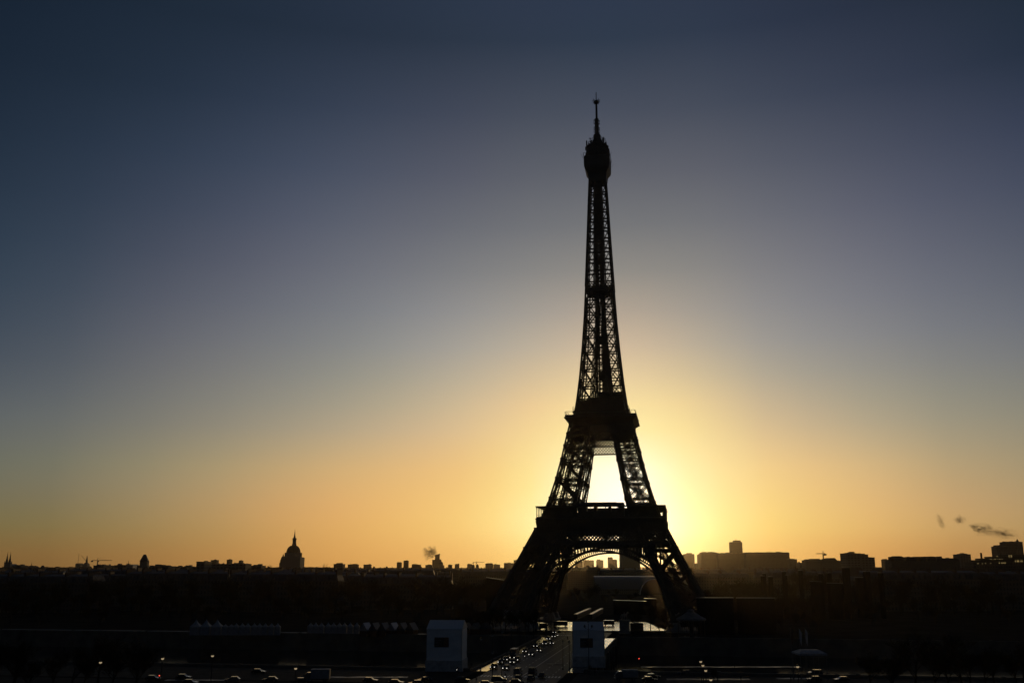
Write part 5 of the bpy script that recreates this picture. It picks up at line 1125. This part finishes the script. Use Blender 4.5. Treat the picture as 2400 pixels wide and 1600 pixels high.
# ------------------------------------------------------------------ people
def person_mesh(name,pose):
    J={'pel':(0,0,.95,.155),'ch':(0,0,1.32,.17),'nk':(0,0,1.5,.07),'hd':(0,-.02,1.62,.105),'ht':(0,-.01,1.72,.08)}
    s_=pose
    J.update({'lh':(.1,0,.88,.1),'lk':(.11,-.12*s_,.48,.068),'la':(.11,-.05*s_+.16*s_*0,.08,.045),'lf':(.11,-.2-.05*s_,.04,.04),'rh':(-.1,0,.88,.1),'rk':(-.11,.02*s_,.48,.068),'ra':(-.11,.26*s_,.1,.045),'rf':(-.11,.16*s_-.02,.04,.04),
    'ls':(.19,0,1.42,.065),'le':(.24,.06*s_,1.14,.048),'lw':(.22,-.08*s_,.9,.034),'rs':(-.19,0,1.42,.065),'re':(-.24,-.02,1.14,.048),'rw':(-.22,-.14*s_,.92,.034)})
    E_=[('pel','ch'),('ch','nk'),('nk','hd'),('hd','ht'),('pel','lh'),('lh','lk'),('lk','la'),('la','lf'),('pel','rh'),('rh','rk'),('rk','ra'),('ra','rf'),('ch','ls'),('ls','le'),('le','lw'),('ch','rs'),('rs','re'),('re','rw')]
    ks=list(J); me=bpy.data.meshes.new(name); me.from_pydata([J[k_][:3] for k_ in ks],[(ks.index(a),ks.index(b)) for a,b in E_],[]); 
    o=bpy.data.objects.new(name,me); COL.objects.link(o); md=o.modifiers.new('skin','SKIN')
    if not me.skin_vertices: me.attributes  # layer made by the modifier below
    if not me.skin_vertices:
        bm=bmesh.new(); bm.from_mesh(me); bm.verts.layers.skin.verify(); bm.to_mesh(me); bm.free()
    sv=me.skin_vertices[0].data
    for i,k_ in enumerate(ks): sv[i].radius=(J[k_][3],J[k_][3]); sv[i].use_root=(k_=='pel')
    sb=o.modifiers.new('sub','SUBSURF'); sb.levels=1; sb.render_levels=1
    me.materials.append(mat('dark_clothing',(.03,.03,.035),rough=.9)); return o
first_p={}
def person(px,py,rz,label,pose=1.0,scale=1.0):
    p=gnd(px,py)
    if pose not in first_p: o=person_mesh('person',pose); first_p[pose]=o
    else: o=first_p[pose].copy(); COL.objects.link(o)
    o.location=(p.x,p.y,.15); o.rotation_euler=(0,0,rz); o.scale=(scale,)*3
    tag(o,label,'person','people in dark clothing'); return o
P3=[(664,706,'person in dark clothing standing at the start of the left bridge pavement'),(648,712,'person half hidden beside the left sheeted box, near the kerb'),(925,548,'lone walker halfway along the lit left bridge pavement'),(1018,575,'person walking on the kerb beside the box lorry'),(1600,372,'walker in dark clothing on the far right of the road'),(1626,428,'second walker in dark clothing on the right side of the road'),
(2075,358,'left one of the small figures on the bright right pavement'),(2096,362,'middle small figure on the bright right pavement'),(2112,370,'right small figure on the bright right pavement'),(1900,790,'figure standing by the foot of the right sheeted box')]
for X,Yy,l_ in P3: x,y=Z3(X,Yy); person(x,y,rnd.uniform(-1,3),l_,1.0 if X<1100 else .6)
person(1854,1597,1.2,'person walking across the lit patch at lower right'); person(1682,1597,1.2,'person crossing the lit strip below the four lamps',.6); person(1737,1597,-1.2,'person bending forward right of the four lamps at the bottom',.6); person(1722,1568,1,'small figure on the dim strip above the four lamps')
# two-wheelers
def cyclist(px,py,rz,label,motor):
    p=gnd(px,py); e=empty('scooter' if motor else 'bicycle',(p.x,p.y,.03),rz,label,'scooter' if motor else 'bicycle')
    for wy in (-.62,.62):
        m=MB(); r_=.3 if motor else .34
        pts=[(0,wy+r_*math.cos(2*math.pi*i/16),r_+r_*math.sin(2*math.pi*i/16)) for i in range(17)]; m.tube(pts,.07 if motor else .03,5); m.build('wheel',TYR,e)
    m=MB()
    if motor: m.tube([(0,-.62,.3),(0,-.5,.75),(0,-.42,1.05)],[.05,.1,.05],6); m.tube([(0,-.45,.4),(0,-.1,.32),(0,.3,.55),(0,.75,.72)],[.12,.16,.22,.14],8); m.bar((-.33,-.42,1.06),(.33,-.42,1.06),.05,.05)
    else: m.bar((0,-.62,.34),(0,-.45,.95),.04,.04); m.bar((0,-.45,.85),(0,.15,.85),.04,.04); m.bar((0,-.45,.7),(0,0,.3),.04,.04); m.bar((0,0,.3),(0,.2,.9),.04,.04); m.bar((0,.62,.34),(0,0,.3),.04,.04); m.bar((-.28,-.45,1),(.28,-.45,1),.04,.04)
    m.build('frame',BLK,e)
    if motor: m=MB(); m.lathe([(.02,0),(.09,.03),(.09,.06)],10); m.v=[(x,-.6-z,.85+y) for x,y,z in m.v]; m.build('headlight',HL,e)
    o=first_p[1.0].copy(); COL.objects.link(o); o.location=(p.x,p.y+.05,.03+(.02 if motor else .1)); o.rotation_euler=(0,0,rz); tag(o,'rider on the '+label,'person','people in dark clothing'); 
    return e
for X,Yy,mo,l_ in ((752,752,True,'scooter waiting at the zebra crossing by the kerb'),(1198,608,True,'scooter weaving between lanes right of the box lorry'),(1003,818,True,'scooter at the near end of the queue beside the short post'),(712,826,False,'bicycle crossing below the left pavement'),(520,748,True,'scooter parked right of the left sheeted box')):
    x,y=Z3(X,Yy); cyclist(x,y,bz+(math.pi if X in (752,) else 0),l_,mo)
# ------------------------------------------------------------------ smoke
def smoke(px,py,Y,rx,rz_,dens,label,ang=0,seed=0.0):
    p=at(px,py,Y); m=bpy.data.materials.new('smoke'); m.use_nodes=True; t=m.node_tree
    for n in list(t.nodes):
        if n.type=='BSDF_PRINCIPLED': t.nodes.remove(n)
    v=t.nodes.new('ShaderNodeVolumePrincipled'); v.inputs['Color'].default_value=(.32,.29,.25,1); v.inputs['Anisotropy'].default_value=.3
    tc_=t.nodes.new('ShaderNodeTexCoord'); nz=t.nodes.new('ShaderNodeTexNoise'); nz.inputs['Scale'].default_value=2.6; nz.inputs['Detail'].default_value=7; nz.inputs['Roughness'].default_value=.6; nz.inputs['Distortion'].default_value=1.2
    mp=t.nodes.new('ShaderNodeMapping'); mp.inputs['Location'].default_value=(seed,seed*2,0)
    ln=t.nodes.new('ShaderNodeVectorMath'); ln.operation='LENGTH'; t.links.new(tc_.outputs['Object'],ln.inputs[0]); t.links.new(tc_.outputs['Object'],mp.inputs[0]); t.links.new(mp.outputs[0],nz.inputs['Vector'])
    def M(op,a,b,cl=False):
        n=t.nodes.new('ShaderNodeMath'); n.operation=op; n.use_clamp=cl
        for i,q in enumerate((a,b)):
            if isinstance(q,(int,float)): n.inputs[i].default_value=q
            else: t.links.new(q,n.inputs[i])
        return n.outputs[0]
    nz.inputs['Scale'].default_value=1.7; nz.inputs['Detail'].default_value=6; nz.inputs['Distortion'].default_value=.4
    def V(op,x,y):
        n=t.nodes.new('ShaderNodeVectorMath'); n.operation=op
        for i,q in enumerate((x,y)):
            if isinstance(q,tuple): n.inputs[i].default_value=q
            else: t.links.new(q,n.inputs[i])
        return n
    wp=V('MULTIPLY',V('SUBTRACT',nz.outputs['Color'],(.5,.5,.5)).outputs[0],(2.6,2.6,2.6)); q_=V('ADD',tc_.outputs['Object'],wp.outputs[0]); l2=t.nodes.new('ShaderNodeVectorMath'); l2.operation='LENGTH'; t.links.new(q_.outputs[0],l2.inputs[0])
    f=M('SUBTRACT',.78,l2.outputs['Value'],True); ed=M('SUBTRACT',1.0,ln.outputs['Value'],True)
    n2=t.nodes.new('ShaderNodeTexNoise'); n2.inputs['Scale'].default_value=4.5; n2.inputs['Detail'].default_value=5; t.links.new(mp.outputs[0],n2.inputs['Vector'])
    g_=M('MAXIMUM',M('SUBTRACT',n2.outputs[0],.38),0.0)
    d=M('MULTIPLY',M('MULTIPLY',f,g_),M('MULTIPLY',M('POWER',ed,.5),dens*15))
    t.links.new(d,v.inputs['Density']); t.links.new(v.outputs[0],t.nodes['Material Output'].inputs['Volume'])
    mb=MB(); mb.lathe([(math.sin(math.pi*i/12)*1.0+1e-3,-math.cos(math.pi*i/12)) for i in range(13)],20); o=mb.build('smoke',m)
    o.location=p; o.scale=(rx*MPX(Y),min(rx,rz_)*MPX(Y)*1.2,rz_*MPX(Y)); o.rotation_euler=(0,ang,0); tag(o,label,'smoke',None,'stuff'); return o
smoke(1009,1295,3500,25,22,.06,'grey smoke puff drifting left of the slanted tower',-.5,1.3)
smoke(2303,1240,1500,40,20,.13,'dark ragged smoke, left half of the long wisp over the right roofs',.15,2.2)
smoke(2350,1250,1500,50,15,.13,'dark ragged smoke, right half of the long wisp over the right roofs',.12,7.7)
smoke(2249,1217,1500,18,16,.09,'small faint curl of smoke left of the long wisp',0,5.5)
smoke(2205,1221,1500,13,26,.07,'thin faint upright wisp, leftmost smoke on the right',-.35,9.1)

# ================================================================== TREES
BARK=mat('bark',(0.06,0.048,0.035),rough=0.95,noise=.3,scale=2,spec=0); TWIG=mat('twigs',(0.045,0.035,0.026),rough=0.95,noise=.3,scale=.5,spec=0)
def make_tree(seed,Ht,spread,label,group):
    rr=random.Random(seed); e=empty('bare_tree',(0,0,0),0,label,'tree',group); T=MB(); K=MB()
    def limb(p,d,L,r,lev):
        n=4; pts=[p]; rad=[r]; q=p.copy(); dd=d.copy()
        for i in range(n):
            dd=(dd+Vector((rr.uniform(-.16,.16),rr.uniform(-.16,.16),rr.uniform(-.02,.14)))).normalized(); q=q+dd*(L/n); pts.append(q.copy()); rad.append(r*(1-.5*(i+1)/n))
        (T if lev<2 else K).tube(pts,rad,5 if lev<2 else 3)
        if lev>=4:
            return
        m_={0:7,1:6,2:6,3:5}[lev]
        for i in range(m_):
            t=.35+.65*(i+rr.random())/m_ if lev else .45+.55*(i+.5)/m_
            k=min(n-1,int(t*n)); b=pts[k].lerp(pts[k+1],t*n-k)
            a=rr.uniform(0,2*math.pi); side=Vector((math.cos(a),math.sin(a),rr.uniform(.15,.75) if lev<2 else rr.uniform(-.35,.8)))
            nd=(dd*(.55 if lev else .45)+side*spread).normalized()
            limb(b,nd,L*rr.uniform(.5,.72),max(.05,rad[k]*.55),lev+1)
    limb(Vector((0,0,-.3)),Vector((0,0,1)),Ht*.46,Ht*.02,0)
    T.build('trunk',BARK,e); K.build('crown',TWIG,e); return e
GT_='bare trees massed in the dark around the tower'
protoT=[make_tree(11+i,h,s,'bare dark tree in the unbroken belt of trees around the tower foot',GT_) for i,(h,s) in enumerate(((17,.8),(20,.7),(15,.9),(22,.75),(18,1.0)))]
pH=[17,20,15,22,18]; usedT=[False]*5
tr=random.Random(99)
def tree(X,Y,sc,lab=None,i=None,z=0,grp=None):
    i=tr.randrange(5) if i is None else i
    if not usedT[i]: usedT[i]=True; o=protoT[i]
    else: o=copy_tree(protoT[i])
    s=sc; o.location=(X,Y,z); o.rotation_euler=(0,0,tr.uniform(0,6.28)); o.scale=(s,s,s*tr.uniform(.92,1.05))
    if lab: o['label']=lab; o['group']=grp or 'trees one can pick out'
    return o
def treepx(px,ytop,Y,lab,i=None,wide=1.0):
    p=at(px,ytop,Y); i=tr.randrange(5) if i is None else i; o=tree(p.x,Y,p.z/(pH[i]*.98),lab,i); o.scale.x*=wide; o.scale.y*=wide; return o
# the belts
def clearpx(X,Y):
    u=1200+X/Y*FPX; return u
for (Y,n,sc,gaps) in ((640,40,.9,((1180,1440),)),(700,38,1.0,((1230,1600),)),(740,30,1.06,((1250,1640),)),(590,32,.82,((1130,1960),))):
    for k in range(n):
        u=-60+2520*(k+tr.uniform(.1,.9))/n
        if any(a<u<b for a,b in gaps): continue
        Yj=Y+tr.uniform(-25,25); X=(u-1200)/FPX*Yj
        l=(X-TX)*math.cos(TA)-(Yj-TY)*math.sin(TA); m_=(X-TX)*math.sin(TA)+(Yj-TY)*math.cos(TA)
        if abs(l)<64 and abs(m_)<64: continue
        tree(X,Yj,sc*tr.uniform(.85,1.12))
# bank trees low in the frame, left and right
for k in range(13):
    u=-20+400*k/12; Y=tr.uniform(340,395) ; tree((u-1200)/FPX*270,270+tr.uniform(-6,6),.72*tr.uniform(.8,1.1),'bare dark tree in the black lower left corner',None,0,'trees filling the black lower left corner')
for k in range(14):
    u=1990+440*k/13; tree((u-1200)/FPX*270,270+tr.uniform(-6,6),.8*tr.uniform(.8,1.1),'bare dark tree in the black lower right corner',None,0,'trees filling the black lower right corner')
treepx(616,1315,1180,'bare tree on the skyline, left of the group by the dome'); treepx(628,1313.5,1180,'bare tree on the skyline, middle of the group by the dome',None,.9); treepx(641,1313.5,1180,'bare tree on the skyline, right of the group by the dome'); treepx(606,1319,1180,'smallest bare tree at the left of the group by the dome')
for i,(u,y) in enumerate(((757,1318.5),(768,1320),(779,1317.5),(792,1320),(802,1317.6))): treepx(u,y,1180,'bare skyline tree right of the dome, %s of five'%ords[i])
for u,y,Y,w_,l_ in ((1744,1334,700,1.3,'big spreading bare tree, tallest hump right of the tower'),(1700,1344,690,1.2,'spreading bare tree between the tallest hump and the tower'),(1668,1356,680,1.0,'bare tree close to the right tower foot'),(1790,1345,720,1.1,'bare tree right of the tallest hump'),(1640,1372,650,1.0,'low bare tree touching the right tower foot'),(1880,1326,880,1.1,'bare tree under the domed hall at right'),(1930,1325,900,1.1,'bare tree below the small crane at right'),
  (1098,1338,720,1.3,'broad bare tree bulging up left of the tower'),(1070,1345,730,1.1,'bare tree at the left shoulder of the broad one'),(1120,1350,710,1.0,'bare tree at the right shoulder of the broad one'),(1354,1367,900,.7,'small pointed tree inside the arch, left'),(1382,1369,880,.7,'small round tree inside the arch, left of the hall'),(1396,1358,900,.7,'small tree before the end of the vaulted hall'),
  (1545,1452,500,1.2,'rounded dark tree right of the far statue'),(1570,1450,505,1.0,'dark tree beside the rounded one, right of the far statue'),(1672,1556,290,.8,'young bare tree on the quay at lower right')):
    treepx(u,y,Y,l_,None,w_)
for k in range(20):
    Y=930+tr.uniform(-60,260); u=tr.uniform(1320,1560); 
    tree((u-1200)/FPX*Y,Y,.55*tr.uniform(.8,1.1),'low dark tree in the park seen under the arch',None,0,'park trees seen under the arch')
# slim bare trunks in front of the bright esplanade
for k in range(16):
    u=1486+k*27+tr.uniform(-8,8); Y=520+tr.uniform(-4,2); tree((u-1200)/FPX*Y,Y,.62*tr.uniform(.8,1.15),'small bare tree before the wet esplanade, right of the far statue',None,0,'small trees before the wet esplanade')

for k in range(20):
    u=1085+9*k+tr.uniform(-4,4); Y=tr.uniform(505,540); tree((u-1200)/FPX*Y,Y,.66*tr.uniform(.75,1.15),'bare dark tree hiding the left foot of the tower',None,0,'trees in front of the left tower foot')
for k in range(16):
    u=1585+19*k+tr.uniform(-5,5); Y=tr.uniform(612,640); tree((u-1200)/FPX*Y,Y,.8*tr.uniform(.8,1.15),'bare dark tree beside the right foot of the tower',None,0,'trees beside the right tower foot')

for k in range(12):
    u=1598+10*k+tr.uniform(-4,4); Y=tr.uniform(505,528); tree((u-1200)/FPX*Y,Y,.74*tr.uniform(.8,1.12),'bare dark tree hiding the right foot of the tower',None,0,'trees in front of the right tower foot')
for k in range(46):
    u=-10+52*k+tr.uniform(-22,22)
    if 1150<u<1640: continue
    Y=tr.uniform(690,745); i=tr.randrange(5); p=at(u,tr.uniform(1331,1350),Y); tree(p.x,Y,p.z/(pH[i]*.98),'tall bare tree standing up to the skyline from the dark belt',i,0,'tall trees reaching the skyline')
